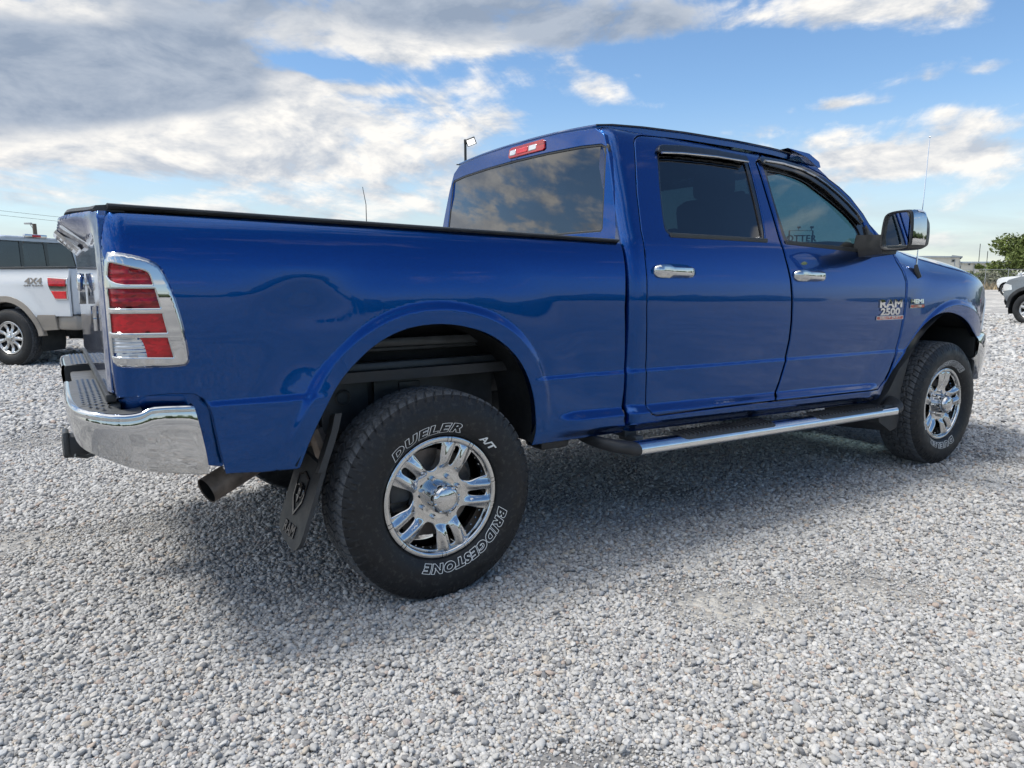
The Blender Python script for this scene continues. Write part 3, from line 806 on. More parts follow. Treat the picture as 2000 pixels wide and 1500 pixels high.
    # old street light behind the white pickup, at the left
    D4=48.; p=np.array(farg(77.5,D4)); L=empty('street_light',tuple(p),YAW); tag(L,'distant wooden pole with a small lamp arm above the white pickup roof','street light')
    zt=zat(437,D4,77)
    MB().tube([(0,0,0),(0,0,zt)],[.16,.12],8).build('pole',MT['wood'],L)
    MB().tube([(0,0,zt-.12),(-.33,0,zt+.02)],.03,6).tube([(0,0,zt-.5),(-.28,0,zt-.03)],.02,6).build('arm',MT['post'],L)
    MB().box((-.4,0,zt+.02),(.46,.2,.12),bev=.03).build('lamp_head',MT['post'],L)
    # overhead wires on two poles
    pa=far(-260,380,70.); pb=far(820,475,95.)
    for nm,pp,lb in (('utility_pole',pa,'tall utility pole out of frame at the left carrying two wires'),('utility_pole',pb,'far utility pole hidden behind the truck bed carrying two wires')):
        U=empty(nm,(pp[0],pp[1],0),YAW); tag(U,lb,'utility pole','poles of the overhead wires')
        MB().tube([(0,0,0),(0,0,pp[2]+.6)],[.17,.12],8).build('pole',MT['wood'],U)
        MB().box((0,-.1,pp[2]),(1.8,.12,.12)).build('cross_arm',MT['wood'],U)
    for i,dz in enumerate((0.,-.45)):
        mb=MB(); A=Vector(pa)+Vector((0,0,dz)); B=Vector(pb)+Vector((0,0,dz)); pts=[]
        for k in range(25):
            t=k/24; q=A.lerp(B,t); q.z-=.9*4*t*(1-t)*.8; pts.append(q)
        mb.tube(pts,.016,5); o=mb.build('overhead_wire',MT['pole'])
        tag(o,['upper overhead wire crossing the sky at the left edge','lower overhead wire crossing the sky at the left edge'][i],'wire')
    # whip aerial behind the bed
    D5=9.5; p=np.array(farg(720,D5)); L=empty('whip_aerial',tuple(p),YAW); tag(L,'thin black whip aerial standing up beyond the truck bed rail','aerial')
    q=D5/CAMF; z1=zat(365,D5,714); z0=zat(433,D5,719)
    MB().tube([(0,0,0),(0,0,z0*.6),(-.004,0,z0),(-.5*q,0,(z0+z1)/2),(-6*q,0,z1)],[.012,.010,.006,.005,.004],6).build('whip',MT['pole'],L)
    MB().lathe([(0,.0),(0,.12),(.02,.12),(.05,.03),(.10,.02)],n=16,axis='z').build('base',MT['black'],L)
    # sign seen through the cab glass
    D6=46.; p=np.array(farg(1562,D6)); L=empty('rooftop_sign',tuple(p),YAW); tag(L,'tall framed sign reading OTTER seen through the front door glass','sign')
    q=D6/CAMF; z1=zat(450.5,D6,1560); z0=zat(474,D6,1560)
    xl,xr=-25*q,20*q
    MB().tube([(xl,0,0),(xl,0,z1),(xr,0,z1),(xr,0,0)],.05,8).tube([(xl,0,z0),(xr,0,z0)],.05,8).build('frame',MT['signblack'],L)
    mb=MB(); text_add(mb,'OTTER',lambda u,v,w:(u-2*q,-w,z0+.08+v),.56,depth=.05,offset=.012,spacing=1.12); mb.build('lettering',MT['signblack'],L)
    for px in (-8,17):
        MB().tube([(px*q,0,z1),(px*q,-.02,z1+.14)],.02,6).box((px*q,-.06,z1+.2),(.2,.14,.12),bev=.02).build('flood_lamp',MT['signblack'],L)
build_background()
def build_woods():
    # tree line on the near side of the lot (mirrored in the paint and chrome)
    rs=np.random.RandomState(9); mb=MB()
    for i in range(150):
        a=math.radians(rs.uniform(168,372)); d=rs.uniform(75,120); h=rs.uniform(3.2,6.2)*(1.25 if rs.rand()<.15 else 1); w=rs.uniform(2.2,4.5)
        c=(CAMP[0]+d*math.cos(a),CAMP[1]+d*math.sin(a),h*.5)
        bm=bmesh.new(); bmesh.ops.create_icosphere(bm,subdivisions=2,radius=1.)
        for v in bm.verts:
            k=1+.28*math.sin(v.co.x*5+i)*math.sin(v.co.y*6+2*i)+.18*math.sin(v.co.z*8+i*.7); v.co*=k
        bm.verts.index_update()
        mb.add([(c[0]+v.co.x*w,c[1]+v.co.y*w,c[2]+v.co.z*h*.52) for v in bm.verts],[[v.index for v in f.verts] for f in bm.faces]); bm.free()
    o=mb.build('distant_woodland',FOL['dark'],None,None,False); tag(o,kind='stuff')
build_woods()
# ================================================================== the blue pickup
RK=.0255
KB=Pchip([.48,.56,.625,.70,.80,.88,.98,1.08,1.18,1.27,1.33,1.38,1.415,1.444,1.47],[.070,.036,.020,.016,.014,.012,.006,.001,.000,.006,.0155,.029,.043,.066,.12])
KC=Pchip([.48,.56,.625,.70,.80,.88,.98,1.08,1.18,1.27,1.34,1.40,1.455,1.49,1.60,1.75,1.88,1.94,1.975,1.995,2.005],[.070,.036,.020,.016,.014,.012,.006,.001,.000,.005,.015,.027,.043,.058,.102,.163,.217,.246,.272,.305,.345])
def pxpoly(pts,Y,n=32):
    """points of the photograph carried on to the curved skin Y(x,z)"""
    D=np.array([ray(px,py) for px,py in pts]); y=np.full(len(D),.03)
    for _ in range(n):
        p=CAMP+D*((y-CAMP[1])/D[:,1])[:,None]
        y=.5*y+.5*Y(p[:,0],np.minimum(p[:,2],1.96))
    p=CAMP+D*((y-CAMP[1])/D[:,1])[:,None]
    return p[:,[0,2]].copy()
ARCH_R_PX=[(1040,870),(1046,850),(1048,830),(1045,780),(1030,725),(1000,682),(955,650),(900,635),(850,632),(790,642),(735,671),(690,714),(660,752),(638,795),(610,852),(587,914)]
ARCH_F_PX=[(1901,648),(1896,636),(1883,620),(1865,611),(1847,609),(1827,616),(1811,629),(1798,643),(1784,662),(1768,691),(1742,726),(1731,747),(1719,762)]
flat=lambda x,z: 0*x
ARCH_R=pxpoly(ARCH_R_PX,flat); ARCH_F=pxpoly(ARCH_F_PX,lambda x,z:0*x+.04)
ARCH_R=chaikin(ARCH_R,4,False); ARCH_F=chaikin(ARCH_F,4,False)
ARCH_R=resample(ARCH_R,.012,False); ARCH_F=resample(ARCH_F,.012,False)
def zcrease(x): return .852-.0135*x
def lower(x,z,K):
    zz=z+RK*x; y=K(zz)
    # creases
    cf=smooth(.40,.55,np.abs(x+.02))*smooth(-.86,-.80,x)
    y=y-.0065*smooth(.012,-.010,z-zcrease(x))*smooth(.56,.72,zz)*cf
    # sill ledge
    lf=smooth(.52,.70,x)*smooth(3.02,2.85,x)
    y=y-lf*.032*smooth(.704,.666,zz)*smooth(.585,.625,zz)
    return y
def flare(x,z):
    x=np.asarray(x,float);z=np.asarray(z,float); r=np.zeros(x.shape)
    def near(A): return (x>A[:,0].min()-.32)&(x<A[:,0].max()+.32)&(z<A[:,1].max()+.32)
    m=near(ARCH_R)
    if m.any():
        X=x[m];Z=z[m]; d=polydist(np.stack([X,Z],1),ARCH_R,False)
        r[m]+=-.012*smooth(.088,.052,d)*smooth(.60,.80,Z)*smooth(1.35,1.2,Z)-.008*smooth(.30,.06,d)*smooth(.62,.85,Z)
    r+=.018*np.exp(-((x+.50)/.13)**2)*smooth(1.30,1.13,z)*smooth(.82,1.0,z)*(x<.3)
    m=near(ARCH_F)
    if m.any():
        X=x[m];Z=z[m]; d=polydist(np.stack([X,Z],1),ARCH_F,False)
        r[m]+=-.013*smooth(.088,.048,d)*smooth(.60,.78,Z)-.012*smooth(.3,.06,d)
    return r
def Ybed(x,z):
    x=np.asarray(x,float);z=np.asarray(z,float)
    y=lower(x,z,KB)+flare(x,z)
    dx=np.clip(-1.015-x,0,.0735); y=y+.075-np.sqrt(.075**2-dx**2)
    return y
def Ycab(x,z):
    x=np.asarray(x,float);z=np.asarray(z,float)
    y=lower(x,z,KC)+flare(x,z)
    xr=.955+np.maximum(0,z-1.40)*.10
    dx=np.clip(xr+.07-x,0,.068); y=y+.07-np.sqrt(.07**2-dx**2)
    return y
def Yfen(x,z):
    x=np.asarray(x,float);z=np.asarray(z,float)
    y=lower(x,z,KC)+flare(x,z)
    d=np.maximum(x-3.95,0); y=y+.387*d*d*(1+0*z)
    y=y+.16*smooth(1.24,1.50,z+.055*(x-3.3))**1.3*smooth(3.0,3.6,x)
    return y
def Sof(Y,off=0.):
    def S(u,v):
        return np.stack([u,Y(u,v)+off,v],1)
    return S
def feats(x0,x1,step=.022,ledge=True):
    xs=np.arange(x0,x1,step); P=[]
    for o in (-.014,-.008,-.002,.004,.010,.015): P+=[(x,zcrease(x)+o) for x in xs]
    if ledge:
        for zz in (.585,.60,.615,.63,.66,.668,.68,.69,.70,.712): P+=[(x,zz-RK*x) for x in xs]
    return P
def archfeat(A):
    lo=A.min(0)-.13; hi=A.max(0)+.13; h=.0095
    gx=np.arange(lo[0],hi[0],h); gz=np.arange(lo[1],hi[1],h*.87)
    G=np.array([(x+(h/2 if j%2 else 0),z) for j,z in enumerate(gz) for x in gx])
    d=polydist(G,A,False); return list(G[(d>.01)&(d<.115)])
BLUE=MT['blue']
T=empty('pickup_truck',(0,0,0)); tag(T,'large metallic blue crew cab pickup with chrome wheels and bumper filling the picture','pickup truck')

def build_bed():
    fr=pxpoly([(1212,475),(1219,500),(1221,600),(1221,700),(1219,762),(1216,800),(1219,822),(1219,844)],Ybed)
    top=[(-1.062,1.458),(-.5,1.4445+.0255*.5-.001),(.2,1.438),(fr[0][0]-.004,fr[0][1]+.002)]
    bot=pxpoly([(1130,857)],Ybed)
    arch=pxpoly(ARCH_R_PX,Ybed); arch=chaikin(arch,3,False)
    low=pxpoly([(580,917),(510,923),(442,926),(430,880),(416,815),(409,795),(399,780),(380,770),(330,770),(236,777)],Ybed)
    left=[(-1.078,.90),(-1.083,.985),(-1.0845,1.10),(-1.0845,1.30),(-1.0845,1.405),(-1.076,1.44)]
    outl=np.vstack([top,fr,bot,arch,low,left])
    patch('bed_side',outl,Sof(Ybed),BLUE,T,grid=.024,edge=.016,depth=.03,extra=feats(-.9,.95)+archfeat(arch)+[(x,z) for x in np.arange(-1.083,-1.0,.008) for z in np.arange(.9,1.45,.03)],mirror=True,dvec=(0,1,0))
    patch('bed_corner',[(-1.07,.74),(-.92,.665),(-.74,.625),(-.74,.92),(-1.07,.93)],Sof(Ybed,.075),BLUE,T,grid=.04,edge=.03,depth=.01,mirror=True,dvec=(0,1,0))
    # rail cap
    mb=MB(); secs=[]
    for x in np.linspace(-1.058,.925,30):
        z=1.4445-RK*x+.001; y0=.052
        secs.append([(x,y0+.012,z-.006),(x,y0-.004,z+.002),(x,y0-.004,z+.007),(x,y0+.006,z+.010),(x,y0+.11,z+.011),(x,y0+.118,z-.02)])
    mb.loft(secs,closed=True,caps=True); 
    for m in (0,1):
        b=MB(); b.add([(v[0],2*YC-v[1] if m else v[1],v[2]) for v in mb.v],mb.f); b.build('rail_cap',MT['cap'],T)
    # bed box inside
    mb=MB()
    for y,q in ((.19,1),(1.81,-1)):
        mb.box((-.07,y,1.29),(1.98,.03,.30)); mb.box((-.85,y,1.01),(.42,.03,.26)); mb.box((.77,y,1.01),(.30,.03,.26))
        mb.box((-.01,y+q*.12,1.145),(1.26,.26,.02)); mb.box((-.01,y+q*.25,1.01),(1.26,.02,.26))
    mb.box((.915,1.,1.16),(.03,1.62,.56)); mb.box((-.07,1.,.885),(1.98,1.62,.04))
    for k in range(9): mb.box((-.07,.36+k*.16,.91),(1.95,.05,.012))
    mb.build('bed_liner',MT['black'],T)
    # wheel-house: inner skin following the opening, bed wall ribs, rail
    for m in (0,1):
        f=(lambda p:(p[0],2*YC-p[1],p[2])) if m else (lambda p:p)
        mb=MB(); c=np.array([0.,.45]); secs=[]
        for x,z in ARCH_R:
            q=c+(np.array([x,z])-c)*1.015; secs.append([f((q[0],.012,q[1])),f((q[0]*1.03,.06,q[1]*1.005)),f((q[0]*1.02,.32,q[1]))])
        mb.loft(secs)
        mb.build('wheel_liner',MT['dark'],T)
        mb=MB()
        Y=lambda y: y if not m else 2-y
        wl=MB(); wl.box((0,Y(.385),1.0),(1.24,.02,.26)); wl.build('wheelhouse_wall',MT['dark'],T)
        for z,y,h,dz in ((.905,.285,.075,.055),(1.005,.30,.05,.040),(.975,.33,.02,.02)): mb.box((0,Y(y),z),(1.5,h,dz),bev=.012)
        mb.box((-.24,Y(.40),.755),(.20,.02,.24),bev=.006); mb.box((.18,Y(.41),.755),(.58,.02,.22),bev=.006)
        mb.lathe([(Y(.392),.030),(Y(.384),.034),(Y(.378),.030),(Y(.385),.022)],o=(-.25,0,.78),n=18)
        mb.box((.05,Y(.395),.80),(.10,.012,.05),bev=.004); mb.box((.34,Y(.375),.86),(.30,.06,.03),bev=.006)
        for x in (-.32,-.17,.0,.12,.33): mb.sphere((x,Y(.395),.85),.008,3)
        mb.build('bed_underside',MT['frame'],T)
build_bed()

def Xtg(y,z):
    t=smooth(.05,.42,y)*smooth(1.95,1.58,y)
    e=.012*smooth(1.30,1.42,z)
    k=np.interp(z,[1.35,1.372,1.385,1.442,1.452,1.458,1.466,1.475],[0,.006,.012,.080,.084,.083,.072,.050])
    return -1.096-np.maximum(k*t,0)+.010*(1-smooth(.055,.11,y)*smooth(1.945,1.89,y))
def build_tailgate():
    S=lambda u,v: np.stack([Xtg(-u,v),-u,v],1)
    ex=[(u,z) for u in np.arange(-1.93,-.065,.03) for z in (1.365,1.372,1.378,1.385,1.39,1.436,1.442,1.447,1.452,1.458,1.462)]
    g=patch('tailgate',[(-1.938,.915),(-.062,.915),(-.060,1.46),(-.2,1.468),(-1.8,1.468),(-1.94,1.46)],S,BLUE,T,grid=.035,edge=.025,depth=.03,extra=ex)
    secs=[]
    for y in np.linspace(.075,1.925,24):
        t=float(smooth(.05,.42,y)*smooth(1.95,1.58,y)); x0=-1.090-.066*t; z=1.463+.010*t
        secs.append([(x0+.004,y,z-.004),(x0-.004,y,z+.003),(x0+.004,y,z+.013),(x0+.05+.05*t,y,z+.018),(x0+.09+.06*t,y,z-.01)])
    MB().loft(secs,closed=True,caps=True).build('cap',MT['cap'],g)
    # handle bezel on the slanted underside of the lip
    n=Vector((-.072,0,-.070)).normalized(); d=Vector((-.070,0,.072)).normalized(); o=Vector((-1.148,1.0,1.4105))
    def pl(u,v,w): p=o+Vector((0,-u,0))+d*v+n*w; return tuple(p)
    def ring(w,h,r=.016):
        return chaikin([(-w,-h),(-w,-h),(w,-h),(w,-h),(w,h),(w,h),(-w,h),(-w,h)],2)
    mb=MB(); a=ring(.15,.050); b=ring(.135,.036); k=len(a)
    V=[pl(u,v,0) for u,v in a]+[pl(u,v,.012) for u,v in a*.97]+[pl(u,v,.012) for u,v in b]+[pl(u,v,.0) for u,v in b]
    F=[]
    for r in range(3):
        for i in range(k): F.append((r*k+i,r*k+(i+1)%k,(r+1)*k+(i+1)%k,(r+1)*k+i))
    mb.add(V,F); mb.build('handle_bezel',MT['chrome'],g)
    mb=MB(); mb.prism(b,lambda u,v,w:pl(u,v,w),.003); 
    for v in (-.018,0.,.018): mb.prism([(-.12,v-.005),(.12,v-.005),(.12,v+.005),(-.12,v+.005)],lambda u,v_,w:pl(u,v_,w+.003),.006)
    mb.build('handle',MT['gloss'],g)
    # ram head emblem, standing proud of the gate
    mb=MB(); zc=1.225; X0=-1.0995
    mb.prism(chaikin([(0,-.085),(.03,-.06),(.045,0),(.04,.06),(0,.08),(-.04,.06),(-.045,0),(-.03,-.06)],2),lambda u,v,w:(X0-w*(1-.25*abs(u)/.045),1.-u*.7,zc+v*.8),.026)
    for s in (-1,1):
        pts=[]
        for k in range(15):
            a=math.radians(110-k*22); r=.048-.0018*k; pts.append((X0-.014-.0006*k,1.-s*(.034+.7*r*math.cos(a)),zc+.018+.7*r*math.sin(a)))
        mb.tube(pts,[.0125-.0006*k for k in range(15)],8)
    mb.build('ram_head_emblem',MT['chrome'],g)
    mb=MB(); text_add(mb,'4x4',lambda u,v,w:(X0-w,.37-u*1.15,1.098+v),.10,depth=.010,offset=.004,shear=.1); mb.build('lettering',MT['chrome'],g)
    MB().lathe([(0,.0),(0,.014),(.004,.013),(.004,0)],o=(0,0,0),n=14,axis='x').build('key_lock',MT['black'],g).location=(X0-.004,.62,1.215)
    # dark strip standing in for the shadow gap between gate and bumper
    mb=MB(); mb.box((-1.088,1.,.898),(.03,1.84,.024),bev=.004); mb.build('shadow_gap_strip',MT['black'],T)
build_tailgate()
for y in (.085,1.915):
    MB().box((-1.045,y,1.18),(.05,.03,.54)).build('gate_gap_shade',MT['gloss'],T)  # dark strip put in as the shade of the gap beside the gate

def build_lamps():
    off=-.013
    Yl=lambda x,z: Ybed(x,z)+off
    bez=pxpoly([(204,492),(225,491.6),(268,498.8),(301,509.5),(316,521.6),(328,543),(340,572),(354,615),(364,656),(372,701),(370,710),(361,716.5),(316,719.5),(244,719.5),(224,715),(216,690),(208,620),(204,560)],Yl)
    L1=[(211,514),(216,513),(253,521.6),(285,528.5),(293,538),(298,556),(298,556),(209,555.5)]
    L2=[(208,563.5),(208,563.5),(301.5,563.5),(301.5,563.5),(313,602),(313,602),(209,602),(209,602)]
    L3=[(210,612.5),(210,612.5),(316.5,612.5),(316.5,612.5),(326.5,650),(326.5,650),(213,650),(213,650)]
    L4=[(217,659.5),(217,659.5),(327.5,659.5),(327.5,659.5),(338.5,698.5),(338.5,698.5),(222,696.5),(222,696.5)]
    Ls=[chaikin(pxpoly(l,Yl),2) for l in (L1,L2,L3,L4)]
    # crowned bezel: proud frame with a slight outward bow
    for l in Ls: l[:,0]=np.maximum(l[:,0],-1.0765+.0012*np.sin((l[:,1]-l[:,1].mean())*0))
    bez[:,0]=np.maximum(bez[:,0],-1.0845)
    be=chaikin(bez,1); 
    def Sb(u,v):
        d=np.minimum(polydist(np.stack([u,v],1),be),.03)
        return np.stack([u,Ybed(u,v)-.004-.011*smooth(0.,.011,d),v],1)
    lamp=None
    for m in (False,True):
        o=patch('tail_light',be,Sb,MT['chrome'],T,holes=Ls,grid=.006,edge=.005,depth=.022,lip=.0015,dvec=(0,1,0))
        if m:
            o.scale=(1,-1,1); o.location=(0,2*YC,0)
        for i,l in enumerate(Ls):
            cx,cz=l.mean(0); big=np.array([cx,cz])+(l-[cx,cz])*1.05
            big[:,0]=np.maximum(big[:,0],-1.0800)
            mat=[MT['red'],MT['reddeep'],MT['redbright'],MT['redbright']][i]
            def Sl(u,v):
                return np.stack([u,Ybed(u,v)-.003-.0011*np.sin(v*760.)*(1 if i in(0,1) else .0),v],1)
            if i<3:
                patch('red_lens',big,Sl,mat,o,grid=.007,edge=.006,depth=.01,lip=0.,dvec=(0,1,0))
            else:
                split=pxpoly([(262,655),(276,662),(283,676),(287,690),(290,704)],Yl)
                lo,hi=big.min(0)-.02,big.max(0)+.02
                A=np.vstack([[(lo[0],split[0][1]+.02)],[(split[0][0]-.001,split[0][1]+.02)],split,[(split[-1][0],lo[1])],[(lo[0],lo[1])]])
                inA=inpoly(big,A)
                # clip the cell by the curved division
                def clip(keep):
                    pts=[]; sp=chaikin(split,2,False)
                    b=resample(big,.004); msk=inpoly(b,A)==keep
                    seq=np.where(msk)[0]; n=len(b)
                    st=[k for k in seq if not msk[(k-1)%n]]
                    k=st[0] if st else 0
                    while msk[k%n] and len(pts)<n: pts.append(b[k%n]); k+=1
                    pts=np.array(pts); s_in=sp[inpoly(sp,b)]
                    if np.linalg.norm(pts[-1]-s_in[0])>np.linalg.norm(pts[-1]-s_in[-1]): s_in=s_in[::-1]
                    return np.vstack([pts,s_in])
                def Sc(u,v): return np.stack([u,Ybed(u,v)-.001-.002*np.sin(v*560.),v],1)
                patch('clear_lens',clip(True),Sc,MT['clear'],o,grid=.006,edge=.005,depth=.01,lip=0.,dvec=(0,1,0))
                patch('red_lens',clip(False),Sl,mat,o,grid=.008,edge=.006,depth=.01,lip=0.,dvec=(0,1,0))
build_lamps()

# ---------------------------------------------------------------- cab
DOOR_R=[(1240,280),(1241,272),(1247,266.5),(1256,265.5),(1330,273),(1400,283),(1464,294.5),(1468.5,297),(1476,318),(1490.4,362),(1508,420),(1521.8,467.6),(1533.3,504),(1543,545),(1546,585),(1545,625),(1541,662),(1533.5,700),(1522,743),(1514,765),(1513,782),(1440,791),(1360,801),(1283,811),(1275,808),(1267.5,799),(1262.8,784),(1263.8,700),(1265,600),(1265.5,545),(1262,506),(1254,451),(1245,374)]
DOOR_F=[(1472.5,298),(1500,303.5),(1532,310),(1563,320),(1590,333),(1612,345),(1640,366),(1662,387),(1686,418),(1704,448),(1716,470),(1742,492.5),(1749.8,510),(1762,530),(1769,550),(1768.5,575),(1764,614),(1757,654),(1749,690),(1736,725),(1727,743),(1715,759.5),(1640,769),(1580,776),(1517,782),(1517.5,766),(1525.5,743),(1537,700),(1544.5,662),(1548.5,625),(1549.5,585),(1546.5,545),(1536.5,504),(1525,467.6),(1511.5,420),(1494,362),(1479.5,318)]
WIN_R=[(1284,296),(1285.5,288),(1293,284.5),(1360,290),(1455,303.5),(1459,307),(1468,335),(1482,390),(1493,445),(1495,469),(1495,469),(1400,463.5),(1312,459),(1302,454),(1297,440),(1290,380)]
WIN_F=[(1487,318),(1486,311),(1492,308.5),(1530,314),(1563,324),(1590,338),(1612,352),(1636,371),(1656,390),(1674,412),(1688,436),(1700,470),(1705,491),(1705,491),(1620,483),(1535,473.5),(1530,466),(1512,400),(1497,345)]
GL_R=[(1289,303),(1291,297),(1370,304),(1452,315),(1458,322),(1468,360),(1480,410),(1488,450),(1491,466.5),(1400,461.5),(1315,456),(1305,450),(1300,434),(1293,370)]
GL_F=[(1499,336),(1503,333),(1546,343),(1575,355),(1600,374),(1635,401),(1660,424),(1676,443),(1686,466),(1690,486),(1620,480),(1542,471.5),(1535,455),(1515,392)]
def build_cab():
    dr=pxpoly(DOOR_R,Ycab); df=pxpoly(DOOR_F,Ycab)
    # ---- cab side: corner pillar, roof rail, front pillar, sill
    xr=lambda z:.955+max(0,z-1.40)*.10+.004
    left=[(xr(z),z) for z in (1.955,1.9,1.8,1.7,1.6,1.5,1.42,1.3,1.15,1.0,.85,.70,.60,.56)]
    ap=pxpoly([(1722,463),(1690,428),(1650,384),(1612,341),(1585,321)],Ycab)
    topz=[(2.46,1.962),(2.3,1.972),(2.0,1.985),(1.6,1.990),(1.2,1.985),(1.06,1.975)]
    sill=pxpoly([(1240,846),(1330,838),(1450,822),(1600,802),(1690,786),(1718,764)],Ycab)
    sill=[(1.0,.552),(1.6,.535),(2.3,.517),(2.9,.505),(3.02,.52),(3.045,.60)]
    union=np.vstack([dr[:7],df[:28],dr[19:]])
    # opening common to both doors, slightly larger than they are
    U=[]
    ring=[dr[i] for i in range(0,7)]+[df[i] for i in range(1,20)]+[df[i] for i in range(20,24)]+[dr[i] for i in range(21,len(dr))]
    ring=np.array(ring); U=resample(ring,.02); 
    if area2(U)<0: U=U[::-1]
    U,_=offset_in(U,-.006)
    # front lower edge follows the front door then drops to the sill
    df_front=[tuple(p) for p in pxpoly([(1752,690),(1760,654),(1767,614),(1771.5,575),(1772,550),(1766,530),(1756,512),(1747,497)],Ycab)]
    outl=np.vstack([left,sill,[ (3.06,.66)],df_front,ap,topz])
    outl=np.array(outl)
    patch('cab_side',outl,Sof(Ycab),BLUE,T,holes=[U],grid=.03,edge=.014,depth=.05,extra=feats(1.0,3.0)+[(xr(z)+d,z) for z in np.arange(.6,1.95,.03) for d in (.006,.013,.022,.034,.05)]+[(x,z) for x in np.arange(1.0,2.5,.03) for z in (1.93,1.945,1.955,1.965,1.975)],mirror=True,dvec=(0,1,0),lip=.003)
    # ---- doors
    for nm,o,w,g,vis in (('rear_door',dr,WIN_R,GL_R,0),('front_door',df,WIN_F,GL_F,1)):
        W=chaikin(pxpoly(w,Ycab),1); G=chaikin(pxpoly(g,Ycab),1)
        for m in (0,1):
            base=Sof(Ycab); 
            d=patch(nm,o,base,BLUE,T,holes=[W],grid=.026,edge=.014,depth=.035,extra=feats(o[:,0].min(),o[:,0].max()),dvec=(0,1,0))
            if m: d.scale=(1,-1,1); d.location=(0,2*YC,0)
            big,_=offset_in(resample(W,.02)[::(1 if area2(W)>0 else -1)],-.012)
            patch('window_seal',big,Sof(Ycab,.008),MT['gloss'],d,holes=[G],grid=.03,edge=.016,depth=.02,lip=.002,dvec=(0,1,0))
            bg,_=offset_in(resample(G,.02)[::(1 if area2(G)>0 else -1)],-.010)
            patch('window_glass',bg,Sof(Ycab,.016),MT['glassdark'] if not vis else MT['glassfront'],d,grid=.08,edge=.03,depth=0,lip=0.)
            # handle
            hp=[(1285,530),(1365,531)] if not vis else [(1560,539),(1620,539)]
            q=pxpoly(hp,lambda x,z:Ycab(x,z)-.03); xa,xb=q[0][0],q[1][0]; zc=(q[0][1]+q[1][1])/2; 
            yy=float(Ycab(np.array([xa]),np.array([zc]))[0]); hh=.030
            mb=MB(); secs=[]
            for t in np.linspace(0,1,19):
                x=xa+.004+(xb-xa-.008)*t; e=math.sqrt(max(0,1-(2*t-1)**8)); out=-.036*(math.sin(PI*min(1,max(0,t)))**.35)-.002
                h=hh*(.80+.2*e)*(1.0 if t<.34 else .86); h*= .55+.45*e
                if t<.36: out*=1.0-.28*smooth(.10,.36,t)
                zz=zc-.0255*(x-(xa+xb)/2)
                secs.append([(x,yy+.004,zz+h),(x,yy+out*.55,zz+h*1.0),(x,yy+out*.92,zz+h*.70),(x,yy+out,zz+h*.1),(x,yy+out*.93,zz-h*.6),(x,yy+out*.55,zz-h*1.0),(x,yy+.004,zz-h)])
            mb.loft(secs,closed=True,caps=True); mb.build('handle',MT['chrome'],d,40.)
            mb=MB(); mb.prism(chaikin([(xa-.012,zc-.042),(xb+.010,zc-.046),(xb+.010,zc+.034),(xa-.012,zc+.038)],2),lambda u,v,w:(u,yy-.0015+w,v),.01); mb.build('handle_recess',BLUE,d)
            # belt moulding
            bl=pxpoly([(1309,459),(1400,463.8),(1497,469.8)] if not vis else [(1534,473),(1620,482.5),(1706,492)],Ycab); bl=resample(bl,.03,False); mb=MB(); secs=[]
            for x,z in bl:
                y=float(Ycab(np.array([x]),np.array([z]))[0]); secs.append([(x,y+.004,z+.011),(x,y-.007,z+.009),(x,y-.009,z-.002),(x,y-.006,z-.011),(x,y+.004,z-.012)])
            mb.loft(secs,closed=True,caps=True).build('belt_moulding',MT['cap'],d)
            # rain visor with bright strip
            if not vis:
                up=[(1286,294),(1288,285),(1294,281.5),(1330,283),(1400,292),(1457,304),(1463,313)]; lo_=[(1462,317),(1400,307),(1330,299.5),(1291,298.5)]; st=[(1292,298),(1330,299),(1400,306),(1461,316)]
            else:
                up=[(1484,312),(1486,306),(1494,306),(1530,312),(1563,321.5),(1590,334),(1613,349),(1636,368),(1656,387),(1675,410),(1686,428)]; lo_=[(1683,439),(1668,424),(1640,396),(1612,370),(1580,349),(1548,335),(1510,325),(1492,319)]; st=[(1494,314),(1530,320),(1563,330),(1590,343.5),(1613,359),(1636,378),(1656,397),(1674,417),(1685,434)]
            v=pxpoly(up+lo_,lambda x,z:Ycab(x,z)-.018)
            def Sv(u,vv):
                return np.stack([u,Ycab(u,vv)-.020,vv],1)
            patch('rain_visor',v,Sv,MT['gloss'],d,grid=.03,edge=.015,depth=.018,lip=.006,dvec=(0,1,0))
            sp=resample(pxpoly(st,lambda x,z:Ycab(x,z)-.022),.03,False); mb=MB()
            mb.tube([(x,float(Ycab(np.array([x]),np.array([z]))[0])-.024,z) for x,z in sp],.0065 if vis else .0055,8); mb.build('visor_trim',MT['chrome'],d)
    # ---- mirror sail
    # ---- rear face of the cab with its window
    def Xr(y,z): return .955+np.maximum(0,z-1.40)*.10-.02*(1-((y-1)/.8)**2)
    S=lambda u,v: np.stack([Xr(-u,v),-u,v],1)
    win=[(-1.700,1.44),(-.232,1.44),(-.225,1.46),(-.248,1.866),(-.262,1.884),(-.42,1.896),(-.70,1.903),(-1.0,1.905),(-1.3,1.903),(-1.56,1.893),(-1.70,1.872),(-1.745,1.60),(-1.762,1.47)]
    win=[(-1.775,1.475),(-.225,1.475),(-.216,1.49),(-.240,1.862),(-.275,1.880),(-.42,1.892),(-.70,1.900),(-1.0,1.903),(-1.3,1.900),(-1.58,1.892),(-1.725,1.880),(-1.745,1.860),(-1.778,1.50)]
    t=.0
    outl=[(-1.90,1.0),(-.10,1.0),(-.105,1.40),(-.118,1.48),(-.165,1.66),(-.215,1.82),(-.265,1.925),(-.33,1.962),(-.6,1.982),(-1.0,1.990),(-1.4,1.982),(-1.67,1.962),(-1.735,1.925),(-1.785,1.82),(-1.835,1.66),(-1.882,1.48),(-1.895,1.40)]
